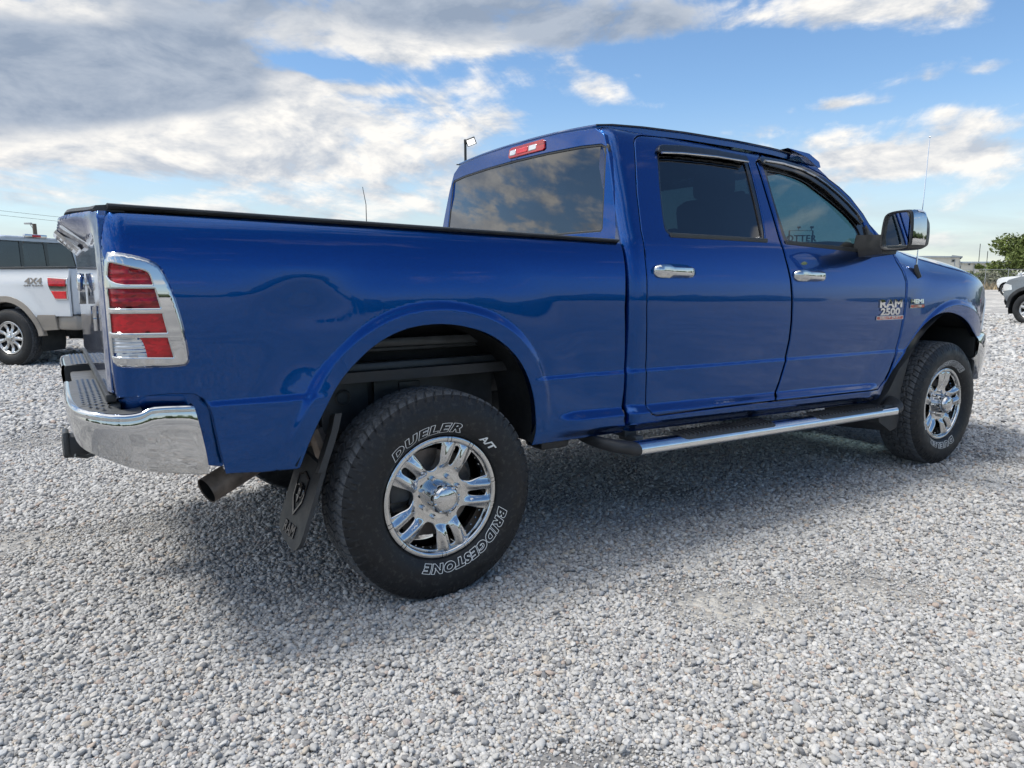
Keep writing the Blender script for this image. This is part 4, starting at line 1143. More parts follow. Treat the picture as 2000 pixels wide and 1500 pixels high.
    rf=patch('cab_rear_panel',outl,S,BLUE,T,holes=[win],grid=.05,edge=.02,depth=.03,lip=.004)
    wa=resample(np.array(win),.03); wa=wa if area2(wa)>0 else wa[::-1]; wb,_=offset_in(wa,-.014); wc,_=offset_in(wa,.010)
    patch('window_seal',wb,lambda u,v:S(u,v)+[.004,0,0],MT['black'],rf,holes=[wc],grid=.06,edge=.02,depth=.012,lip=.002)
    patch('rear_window',wb,lambda u,v:S(u,v)+[.008,0,0],MT['glassrear'],rf,grid=.08,edge=.03,depth=0,lip=0.)
    # high brake lamp
    br=MB(); 
    lampo=[(-.83,1.915),(-.655,1.913),(-.645,1.925),(-.652,1.958),(-.67,1.968),(-.84,1.974),(-.86,1.966),(-.862,1.93)]
    lampo=[(-1.17,1.917),(-.83,1.917),(-.815,1.926),(-.822,1.965),(-.84,1.975),(-1.16,1.975),(-1.178,1.965),(-1.185,1.926)]
    # lamp sits where the photograph shows it, just off the middle of the header
    lo=np.array(lampo); lo[:,0]=(lo[:,0]+1.0)*.93-.88
    hb=patch('brake_lamp',lo,lambda u,v:S(u,v)+[-.010,0,0],MT['reddeep'],rf,grid=.02,edge=.012,depth=.02,lip=.004)
    c0=lo[:,0].mean()
    for a,b,mt in ((-.155,-.095,'clear'),(-.085,.02,'redbright'),(.03,.10,'clear')):
        patch('lamp_segment',[(c0+a,1.93),(c0+b,1.93),(c0+b,1.958),(c0+a,1.958)],lambda u,v:S(u,v)+[-.0125,0,0],MT[mt],hb,grid=.02,edge=.012,depth=.006,lip=.002)
    # ---- roof
    def Zr(x,y): 
        q=np.clip(np.abs((y-1)/.70),0,1.2)
        zc=np.interp(x,[.96,1.0,1.04,1.10,1.3,1.6,2.0,2.3,2.46,2.56],[1.966,1.976,1.982,1.988,1.998,2.003,1.999,1.988,1.976,1.955])
        return zc+.024*(1-q**2.2)-.0*x
    def Sr(u,v): return np.stack([u,v,Zr(u,v)],1)
    fy=lambda y:2.56-.10*((y-1)/.7)**2
    ro=[(1.0-.02*(1-((y-1)/.8)**2)+.012,y) for y in np.linspace(1.675,.325,15)]+[(1.4,.325),(1.9,.325)]+[(fy(y),y) for y in np.linspace(.325,1.675,15)]+[(1.9,1.675),(1.4,1.675)]
    patch('roof',ro,Sr,BLUE,T,grid=.06,edge=.03,depth=.03,lip=.006)
    for s in (0,1):
        mb=MB(); pts=[(x,.312 if not s else 1.688,float(Zr(np.array([x]),np.array([.325]))[0])-.001) for x in np.linspace(1.0,2.45,16)]
        mb.tube([(p[0],p[1],p[2]-.004) for p in pts],.004,6); mb.build('roof_moulding',MT['gloss'],T)
    mb=MB(); mb.box((1.75,1.,1.935),(1.4,1.3,.02)); mb.build('headliner',MT['liner'],T)
    # ---- windshield, front header visor
    mb=MB(); secs=[]
    for t in np.linspace(0,1,9):
        row=[]
        for y in np.linspace(.13+.15*t,1.87-.15*t,17):
            e=1-((y-1)/.87)**2
            row.append((3.07+.30*e-(3.07+.30*e-(2.44+.10*e))*t, y, 1.46+(1.958-1.46)*t+.012*math.sin(PI*t)))
        secs.append(row)
    mb.loft(secs); mb.build('windshield',MT['glassfront'],T)
    mb=MB(); secs=[]
    for y in np.linspace(.28,1.72,15):
        e=1-((y-1)/.8)**2; x=2.45+.14*e
        secs.append([(x-.10,y,1.990+.012*e),(x+.10,y,1.975+.018*e),(x+.20,y,1.935+.02*e),(x+.215,y,1.905+.02*e),(x+.195,y,1.900+.02*e),(x+.08,y,1.952+.018*e)])
    mb.loft(secs,closed=True,caps=True); mb.build('windshield_visor',BLUE,T)
    # ---- interior
    def seat(x,y,w):
        s=MB(); s.box((x,y,1.12),(.52,w,.16),bev=.05); s.box((x-.27,y,1.42),(.16,w,.62),bev=.06,rot=Matrix.Rotation(-.18,3,'Y')); s.build('seat',MT['fabric'],T)
        for yy in ((y,) if w<.7 else (y-.45,y+.45)):
            h=MB(); h.box((x-.34,yy,1.80 if w<.7 else 1.74),(.10,.27,.17),bev=.04); h.tube([(x-.33,yy-.06,1.60),(x-.34,yy-.06,1.76)],.008,6).tube([(x-.33,yy+.06,1.60),(x-.34,yy+.06,1.76)],.008,6); h.build('headrest',MT['fabric'],T)
    seat(2.42,.55,.55); seat(2.42,1.45,.55); seat(1.48,1.,1.45)
    mb=MB(); mb.box((2.0,1.,.72),(2.1,1.7,.05)); 
    for y in (.105,1.895): mb.box((2.0,y,1.05),(2.0,.02,.66))
    mb.box((1.02,1.,1.1),(.04,1.6,.66)); mb.box((2.96,1.,1.1),(.25,1.66,.66),bev=.06); mb.box((2.90,1.,1.43),(.30,1.55,.10),bev=.04)
    mb.build('cab_interior',MT['fabric'],T)
    mb=MB(); pts=[(2.62+.11*math.cos(a)*.5,1.45+.19*math.sin(a),1.42+.19*math.cos(a)) for a in np.linspace(0,2*PI,25)]; mb.tube(pts,.016,6); mb.tube([(2.62,1.45,1.42),(2.85,1.45,1.36)],.03,6); mb.build('steering_wheel',MT['black'],T)
    mb=MB(); mb.box((2.74,1.,1.80),(.04,.26,.08),bev=.02); mb.tube([(2.74,1.,1.80),(2.70,1.,1.93)],.01,6); mb.build('interior_mirror',MT['black'],T)
build_cab()
# ---------------------------------------------------------------- front end
def build_front():
    rear=pxpoly([(1773,493),(1780,520),(1775.5,552),(1774.5,575),(1770,614),(1763,654),(1755,690)],Yfen)
    rear=pxpoly([(1747,497),(1756,512),(1766,530),(1772.5,550),(1772.2,575),(1767.5,614),(1760.5,654),(1752.5,690),(1740,725),(1731,743),(1719.5,760)],Yfen)
    arch=pxpoly(ARCH_F_PX[::-1],Yfen); arch=chaikin(arch,2,False)
    gap=[(3.16,1.432),(3.37,1.418),(3.6,1.375),(3.85,1.325),(4.1,1.285),(4.3,1.235),(4.45,1.185),(4.56,1.13)]
    front=[(4.52,1.06),(4.44,.98),(4.36,.90),(4.28,.855)]
    outl=np.vstack([rear,arch,[(4.20,.835)],front[::-1],gap[::-1]])
    f=patch('front_fender',outl,Sof(Yfen),BLUE,T,grid=.024,edge=.014,depth=.03,extra=archfeat(arch)+feats(3.0,3.4,ledge=False),mirror=True,dvec=(0,1,0))
    # head lamp wrapping the corner
    hl=[(4.53,1.055),(4.575,1.125),(4.80,1.10),(4.80,.92),(4.62,.86),(4.38,.86),(4.45,.975)]
    Yh=lambda x,z: Yfen(x,z)-.006+np.maximum(x-4.6,0)**2*2.5
    patch('headlight',chaikin(hl,1),Sof(Yh),MT['clear'],T,grid=.02,edge=.015,depth=.03,mirror=True,dvec=(0,1,0))
    # hood
    zc=Pchip([3.0,3.3,3.7,4.1,4.4,4.6,4.72,4.80],[1.475,1.478,1.470,1.446,1.402,1.345,1.285,1.21])
    ze=Pchip([3.0,3.16,3.37,3.6,3.85,4.1,4.3,4.45,4.6,4.8],[1.455,1.44,1.425,1.382,1.332,1.292,1.242,1.192,1.14,1.06])
    def Ye(x): return Yfen(x,np.asarray(Pchip([3.0,3.16,3.37,3.6,3.85,4.1,4.3,4.45,4.6],[1.44,1.432,1.418,1.375,1.325,1.285,1.235,1.185,1.12])(x)))
    def Zh(x,y):
        ye=Ye(x); q=np.clip(np.abs(y-1)/(1-ye),0,1.05)
        return ze(x)+(zc(x)-ze(x))*(1-q**3.2)+.018*smooth(.62,.5,q)*smooth(3.3,3.7,x)
    xs=np.linspace(3.18,4.60,14); e=Ye(xs)+.006
    fr=[(4.60+.17*(1-((y-1)/.62)**2),y) for y in np.linspace(.42,1.58,11)]
    outl=[(x,y) for x,y in zip(xs,e)]+fr+[(x,2-y) for x,y in zip(xs[::-1],e[::-1])]+[(3.24,1.5),(3.32,1.),(3.24,.5)]
    patch('hood',outl,lambda u,v:np.stack([u,v,Zh(u,v)],1),BLUE,T,grid=.05,edge=.025,depth=.03,lip=.005)
    # grille
    mb=MB()
    mb.box((4.76,1.,1.02),(.05,1.10,.34),bev=.02); mb.build('grille_panel',MT['black'],T)
    mb=MB()
    for z in (.88,1.02,1.17): mb.box((4.80,1.,z),(.04,1.08,.035),bev=.012)
    mb.box((4.80,1.,1.02),(.045,.06,.30),bev=.012); mb.build('grille_bars',MT['chrome'],T)
    # bumper
    def Yb(x): 
        d=np.maximum(x-3.90,0); return -.035+.35*d*d
    secs=[]; path=[(x,float(Yb(np.array([x]))[0])) for x in np.linspace(4.16,4.78,14)]+[(4.86,.36),(4.90,.55),(4.92,1.)]
    path+= [(x,2-y) for x,y in path[:-1][::-1]]
    n=len(path)
    for i,(x,y) in enumerate(path):
        a=np.array(path[max(i-1,0)]);b=np.array(path[min(i+1,n-1)]); t=(b-a)/np.linalg.norm(b-a); nr=np.array([t[1],-t[0]])
        k=min(1,min(i,n-1-i)/4); z0=.70-.17*k; z1=.855
        P=lambda o,z:(x+nr[0]*o,y+nr[1]*o,z)
        secs.append([P(-.07,z1-.002),P(-.012,z1),P(0,z1-.012),P(.012,(z0+z1)/2+.04),P(.006,(z0+z1)/2-.04),P(-.01,z0+.01),P(-.03,z0),P(-.07,z0+.004)])
    MB().loft(secs,caps=False).build('front_bumper',MT['chrome'],T,50.)
    # wheel liner
    for m in (0,1):
        f=(lambda p:(p[0],2*YC-p[1],p[2])) if m else (lambda p:p)
        mb=MB(); c=np.array([3.785,.45]); secs=[]
        for x,z in ARCH_F:
            q=c+(np.array([x,z])-c)*1.02; y0=float(Yfen(np.array([x]),np.array([z]))[0])
            secs.append([f((q[0],y0+.012,q[1])),f((q[0],y0+.06,q[1]+.01)),f((q[0],.42,q[1]))])
        mb.loft(secs); mb.box((3.80,.435 if not m else 1.565,.88),(1.7,.02,.86)); mb.build('wheel_liner',MT['black'],T)
        mb=MB(); mb.box((4.185,.27 if not m else 1.73,.70),(.03,.52,.42),bev=.01); mb.build('splash_panel',MT['dark'],T)
        # guard behind the front wheel
        mb=MB(); y0=.045
        pts=[(3.43,.85),(3.36,.775),(3.27,.66),(3.19,.555),(3.08,.46),(3.10,.36),(3.24,.285),(3.31,.30),(3.33,.36),(3.33,.55),(3.38,.70)]
        mb.prism(pts,lambda u,v,w:f((u-w*.5,y0+w+.02*0,v)),.28); mb.build('mud_guard',MT['black'],T)
    # aerial
    bx=pxpoly([(1789,528)],Yfen)[0]; yb=float(Yfen(np.array([bx[0]]),np.array([bx[1]]))[0])
    tip=hit(1816,268,y=yb+.02); b0=hit(1789.5,519,y=yb-.004)
    mb=MB(); mb.tube([tuple(b0),tuple(b0+(tip-b0)*.07)],.006,8); mb.tube([tuple(b0+(tip-b0)*.07),tuple(b0+(tip-b0)*.5+np.array([.004,0,0])),tuple(tip)],[.0036,.0032,.0026],6); mb.sphere(tuple(tip),.006,5)
    a=mb.build('aerial',MT['satin'],T)
    mb=MB(); mb.tube([tuple(hit(1792,541,y=yb-.008)),tuple(hit(1790,530,y=yb-.010)),tuple(hit(1789,517,y=yb-.006))],[.024,.018,.010],8); mb.build('aerial_base',MT['black'],a)
build_front()

def build_mirror():
    for m in (0,1):
        f=(lambda p:(p[0],2*YC-p[1],p[2])) if m else (lambda p:tuple(p))
        def go(mb,nm,mat,par,ang=35.):
            b=MB(); b.add([f(v) for v in mb.v],mb.f,0); return b.build(nm,mat,par,ang)
        xf=2.665                           # plane of the glass side, facing back
        # rim outline in (y,z)
        rim=np.array([tuple(hit(px,py,x=xf)[[1,2]]) for px,py in [(1722,489),(1719,480),(1721,455),(1726,428),(1731,418),(1744,413),(1760,410.5),(1775,410),(1780,412.5),(1782.5,420),(1782,450),(1779,475),(1776,482),(1768,487),(1745,490)]])
        rim=chaikin(rim,2); c=rim.mean(0); n=len(rim)
        # shell: chrome cap outside, black lower skull
        mb=MB(); secs=[]
        for k,(dx,s,dy,dz) in enumerate([(0,1.,0,0),(.03,1.02,-.002,.002),(.085,1.0,-.010,.0),(.14,.90,-.016,-.008),(.185,.70,-.02,-.018),(.205,.40,-.022,-.022)]):
            secs.append([(xf+dx,c[0]+(y-c[0])*s+dy,c[1]+(z-c[1])*s+dz) for y,z in rim])
        mb.loft(secs,closed=True); mb.add([secs[-1][i] for i in range(n)],[tuple(range(n))])
        body=go(mb,'side_mirror',MT['black'],T)
        # chrome cap on the outer (street) half
        mb=MB(); secs=[]
        idx=[i for i in range(n) if rim[i][0]<c[0]-.055 and rim[i][1]>c[1]-.085]
        idx=sorted(idx,key=lambda i:-rim[i][1]*1-0*rim[i][0])
        ys=[(rim[i][0],rim[i][1]) for i in idx]
        outer=sorted([p for p in ys],key=lambda p:math.atan2(p[1]-c[1],-(p[0]-c[0])))
        for dx,s,dy,dz in [(.006,1.012,-.003,0),(.03,1.035,-.006,.003),(.085,1.02,-.014,.001),(.118,.965,-.018,-.003)]:
            secs.append([(xf+dx,c[0]+(y-c[0])*s+dy,c[1]+(z-c[1])*s+dz) for y,z in outer])
        mb.loft(secs); go(mb,'mirror_cap',MT['chrome'],body,60.)
        # turn lamp on the cap
        q=outer[-max(3,len(outer)//3):]
        mb=MB(); secs=[[(xf+dx,c[0]+(y-c[0])*s+dy,c[1]+(z-c[1])*s+dz) for y,z in q] for dx,s,dy,dz in [(.045,1.045,-.008,.004),(.085,1.035,-.016,.003),(.112,.985,-.02,-.001)]]
        mb.loft(secs); go(mb,'mirror_lamp',MT['clear'],body,60.)
        # recessed rim and two glasses
        inn=c+(rim-c)*.90; mb=MB(); secs=[[(xf-.0,y,z) for y,z in rim],[(xf-.008,*(c+(np.array([y,z])-c)*.965)) for y,z in rim],[(xf-.006,y,z) for y,z in inn],[(xf+.02,y,z) for y,z in c+(rim-c)*.88]]
        mb.loft(secs,closed=True); go(mb,'mirror_rim',MT['black'],body)
        gl=c+(rim-c)*.885; ysplit=c[0]-.055
        tilt=lambda y:xf+.013+(y-c[0])*(.30)
        tilt=lambda y:xf+.012+(y-c[0])*.02
        A=np.array([(max(y,ysplit+.004),z) for y,z in gl]); B=np.array([(min(y,ysplit-.004),z) for y,z in gl])
        for g in (A,B):
            mb=MB(); mb.add([(tilt(y),y,z) for y,z in g],[tuple(range(len(g)))]); go(mb,'mirror_pane',MT['mirror'],body)
        # arm and sail
        mb=MB(); secs=[]
        for t in np.linspace(0,1,7):
            y=c[0]+.08+t*(.085-(c[0]+.08)); zc=1.445-.0*t; h=.055+.015*t; x0=xf+.09+.11*t
            secs.append([(x0-.09,y,zc-h),(x0+.05,y,zc-h),(x0+.08,y,zc),(x0+.05,y,zc+h*.9),(x0-.08,y,zc+h*.9),(x0-.10,y,zc)])
        mb.loft(secs,closed=True,caps=True); go(mb,'mirror_arm',MT['black'],body)
        sail=pxpoly([(1690,440),(1697,452),(1718,470),(1726,485),(1724,493),(1702,490),(1696,470)],Ycab)
        o=[]
        mb=MB(); k=len(sail); Ys=[float(Ycab(np.array([x]),np.array([z]))[0]) for x,z in sail]
        mb.add([f((x,y-.008,z)) for (x,z),y in zip(sail,Ys)]+[f((x,y+.02,z)) for (x,z),y in zip(sail,Ys)],[tuple(range(k)),tuple(range(2*k-1,k-1,-1))]+[(i,(i+1)%k,k+(i+1)%k,k+i) for i in range(k)]); mb.build('mirror_sail',MT['cap'],T)
build_mirror()

# ---------------------------------------------------------------- wheels
def build_wheel_parts():
    A0=[math.radians(68+72*k) for k in range(5)]
    prof=Pchip([0,.06,.10,.13,.17,.205,.224],[.030,.030,.029,.022,.014,.012,.014])
    def face(u,v):
        r=np.hypot(u,v); th=np.arctan2(v,u); best=np.full(r.shape,9.)
        for a in A0:
            d=np.abs((th-a+PI)%(2*PI)-PI); best=np.minimum(best,d)
        s=r*best
        y=prof(r)-.013*np.exp(-((s-.034)/.016)**2)*smooth(.10,.145,r)-.004*smooth(.118,.10,r)
        return np.stack([u,y,v],1)
    def pol(r,a): return (r*math.cos(a),r*math.sin(a))
    holes=[]
    for a in A0:
        w=a+PI/5; R=math.radians
        pts=[pol(.214,w-R(17)),pol(.214,w-R(17)),pol(.2155,w-R(8)),pol(.2155,w+R(8)),pol(.214,w+R(17)),pol(.214,w+R(17)),pol(.175,w+R(15.5)),pol(.140,w+R(14)),pol(.116,w+R(10)),pol(.109,w),pol(.116,w-R(10)),pol(.140,w-R(14)),pol(.175,w-R(15.5))]
        holes.append(chaikin(pts,2))
        ca,sa=math.cos(a),math.sin(a)
        sl=[(.128,-.004),(.135,-.008),(.165,-.0105),(.20,-.012),(.207,-.006),(.207,.006),(.20,.012),(.165,.0105),(.135,.008),(.128,.004)]
        holes.append(chaikin([(r*ca-t*sa,r*sa+t*ca) for r,t in sl],2))
    circ=[pol(.2215,2*PI*k/90) for k in range(90)]
    rim=patch('wheel',circ,face,MT['chrome'],None,holes=holes,grid=.0085,edge=.007,depth=.032,lip=.007,dvec=(0,1,0))
    # lip, barrel and rivets joined into the rim
    mb=MB()
    mb.lathe([(.018,.2195),(.010,.2205),(.003,.2225),(-.0005,.2260),(-.0015,.2300),(-.0010,.2370),(.0005,.2420),(.004,.2448),(.010,.2457),(.020,.2445),(.03,.2395)],n=128)
    mb.lathe([(.014,.2215),(.028,.2160),(.060,.2120),(.12,.2080),(.20,.2150),(.225,.2400)],n=96)
    for k in range(40):
        a=2*PI*k/40; mb.sphere((.2135*math.cos(a),.050,.2135*math.sin(a)),.0048,3)
    # ridged clamps on the lip at the spoke ends
    for a in A0:
        for da in (-.22,.22):
            for q in (-.035,.035):
                V=[];n=3
                secs=[]
                for t in np.linspace(-.012,.012,4):
                    aa=a+da+q+t; secs.append([(r*math.cos(aa),y,r*math.sin(aa)) for y,r in ((.012,.2195),(.001,.2215),(-.0030,.2260),(-.0040,.2320),(-.0034,.2385),(-.0005,.2435),(.005,.2462))])
                mb.loft(secs)
    lip=mb.build('lip',MT['chrome'],None,40.)
    bm=bmesh.new(); bm.from_mesh(lip.data); 
    lipV=[tuple(v.co) for v in bm.verts]; lipF=[[v.index for v in f.verts] for f in bm.faces]; bm.free()
    lme=lip.data; bpy.data.objects.remove(lip)
    lipo=bpy.data.objects.new('rim_lip',lme); COL.objects.link(lipo); lipo.parent=rim
    mb=MB(); mb.lathe([(.034,.063),(.012,.0625),(-.018,.060),(-.034,.055),(-.043,.046),(-.0445,.042),(-.0415,.0405),(-.043,.036),(-.0475,.020),(-.0485,.0)],n=48)
    for k in range(8):
        a=2*PI*k/8+.2; mb.lathe([(0,.0065),(-.005,.0060),(-.0065,.0035),(-.007,0)],o=(.0515*math.cos(a),-.036,.0515*math.sin(a)),n=8)
    cap=mb.build('centre_cap',MT['chrome'],rim,40.)
    for k in range(8):
        a=2*PI*k/8+.39; c=(.0825*math.cos(a),.024,.0825*math.sin(a))
        mb=MB(); mb.lathe([(.014,.0150),(.0045,.0148),(.0035,.0125),(.006,.0115)],o=c,n=14)
        nut=mb; nut.lathe([(.006,.0098),(-.012,.0095),(-.017,.0070),(-.018,0)],o=c,n=6); nut.build('lug_nut',MT['chrome'],rim)
    mb=MB(); mb.lathe([(.10,.06),(.10,.178),(.128,.178),(.128,.06)],n=48); mb.lathe([(.05,.0),(.05,.085),(.10,.088)],n=32); mb.build('brake_disc',MT['rust'],rim)
    mb=MB(); mb.box((-.15,.11,.07),(.09,.10,.17),bev=.02); mb.build('brake_caliper',MT['frame'],rim)
    mb=MB(); mb.lathe([(.205,.0),(.205,.205)],n=32); mb.build('backing_plate',MT['dark'],rim)
    # ---- tyre: profile swept round, tread cut into it
    R0=.419
    pr=np.array([(.030,.2390),(.014,.2420),(.006,.2470),(-.006,.2570),(-.0165,.2720),(-.0230,.2900),(-.0265,.3120),(-.0268,.3300),(-.0245,.3500),(-.0190,.3680),(-.0120,.3830),(-.0040,.3970),(.0030,.4060),(.0105,.4120),(.0210,.4155),(.0350,.4172),(.0700,.4186),(.1100,.4190)])
    full=np.vstack([pr,[(.22-a,r) for a,r in pr[::-1][1:]]])
    # dense resample along the profile
    d=np.r_[0,np.cumsum(np.linalg.norm(np.diff(full,axis=0),axis=1))]; L=d[-1]
    sden=np.unique(np.r_[np.linspace(0,.19,34),np.linspace(.19,L-.19,84),np.linspace(L-.19,L,22)])
    py=Pchip(d,full[:,0])(sden); prr=Pchip(d,full[:,1])(sden)
    ty=np.gradient(py);tr=np.gradient(prr); nl=np.hypot(ty,tr); ny,nr=-tr/nl*1.,ty/nl
    # outward normal: radial positive on tread
    NTH=720; th=np.linspace(0,2*PI,NTH,endpoint=False)
    TH,SI=np.meshgrid(th,np.arange(len(sden)),indexing='ij'); W=py[SI]; RR=prr[SI]
    dep=np.zeros_like(TH)
    tread=RR>.4065; pitch=2*PI/66
    lat=W-.11
    def groove(dist,w): return smooth(w,w*.55,np.abs(dist))
    zig=.0045*np.sign(np.sin(TH*33))*np.clip(np.abs(np.sin(TH*33))*3,0,1)
    for c,w in ((-.066,.0052),(-.023,.0052),(.023,.0052),(.066,.0052)):
        dep=np.maximum(dep,.0110*groove(lat-c-zig*(1 if c<0 else -1),w)*tread)
    ph=(TH/pitch)
    def latg(off,slant,w):
        q=(ph+off+slant*lat/.1); q=q-np.round(q); return groove(q*pitch*.419,w)
    rows=((-.20,-.066,.0,1.1,.0038),(-.066,-.023,.5,-1.3,.0030),(-.023,.023,.25,1.6,.0028),(.023,.066,.75,-1.3,.0030),(.066,.20,.4,1.1,.0038))
    for a,b,off,sl,w in rows:
        m=(lat>=a)&(lat<b)&tread; dep=np.maximum(dep,np.where(m,.0095*latg(off,sl,w*1.3),0))
        q=(ph*2+off+.5+sl*1.4*lat/.1); q=q-np.round(q); dep=np.maximum(dep,np.where(m,.0035*groove(q*pitch/2*.419,.0014),0))
    # shoulder slots running on to the sidewall
    sh=(RR>.386)&(RR<=.4065); dep=np.maximum(dep,np.where(sh,.0045*latg(np.where(lat<0,0,.4),1.1,.0038)*smooth(.386,.396,RR),0))
    # raised U-shaped lugs and rings on the sidewall
    q=(ph/2); q=q-np.round(q); uu=np.abs(q*2*pitch*.37)
    ring=(smooth(.3625,.365,RR)*smooth(.389,.3865,RR))
    ush=np.where((uu>.0085)&(uu<.0150),1.,0.)+np.where((uu<=.0085)&(RR<.3685),1.,0.)
    dep=dep-np.where((RR>.360)&(RR<.391),.0022*ring*np.clip(ush,0,1),0)
    dep=dep-.0014*np.exp(-((RR-.3565)/.0012)**2)*(RR<.40)-.0016*np.exp(-((RR-.2520)/.002)**2)
    Yv=W-ny[SI]*dep; Rv=RR-nr[SI]*dep
    V=np.stack([Rv*np.cos(TH),Yv,Rv*np.sin(TH)],-1).reshape(-1,3); ns=len(sden)
    i,j=np.meshgrid(np.arange(NTH),np.arange(ns-1),indexing='ij'); i2=(i+1)%NTH
    F=np.stack([i*ns+j,i*ns+j+1,i2*ns+j+1,i2*ns+j],-1).reshape(-1,4)
    tm=MB(); 
    ysw=Pchip(prr[:34][np.argsort(prr[:34])][::1],py[:34][np.argsort(prr[:34])])
    def arc(txt,a0,size,r0,outline,spacing=1.12,shear=.22,wide=1.):
        def mkf(lift):
            def fn(u,v,w):
                r=r0+v; a=a0-u*wide/(r0+.016); rr=min(max(r,.245),.36)
                return (r*math.cos(a),float(ysw(rr))-.0006-lift-w,r*math.sin(a))
            return fn
        if outline: text_add(tm,txt,mkf(0.),size,1,depth=.0009,shear=shear,spacing=spacing,outline=.0016,grow=.0030)
        else: text_add(tm,txt,mkf(0.),size,1,depth=.0022,offset=.0012,shear=shear,spacing=spacing)
    arc('DUELER',math.radians(107),.045,.2655,True,1.30,.22,1.62)
    arc('A/T',math.radians(46),.034,.2670,False,1.05,.22,1.35)
    arc('BRIDGESTONE',math.radians(-63),.044,.2640,True,1.18,.22,1.36)
    # split the two so the text joins the tyre as extra material slots
    allV=list(map(tuple,V))+tm.v; k=len(V); allF=[tuple(f) for f in F.tolist()]+[tuple(q+k for q in f) for f in tm.f]
    fr_=RR[:,:-1].reshape(-1); mi=list(np.where(fr_>.4045,3,0))+tm.m
    tyre=mk('tyre',allV,allF,[MT['rubber'],MT['letter'],MT['rubber'],MT['tread']],rim,mi,40.,None,False)
    return rim
RIM=build_wheel_parts()
def copy_tree(o,parent=None):
    c=o.copy(); COL.objects.link(c)
    if parent: c.parent=parent
    for ch in list(o.children): copy_tree(ch,c)
    return c
def place_wheels():
    RIM.parent=T; RIM.location=(0,0,.415)
    w=copy_tree(RIM,T); w.location=(3.785,0,.415); w.rotation_euler=(0,-math.radians(160),0)
    for x,a in ((0.,.7),(3.785,2.1)):
        w=copy_tree(RIM,T); w.location=(x,2*YC,.415); w.rotation_mode='ZYX'; w.rotation_euler=(0,a,PI)
place_wheels()

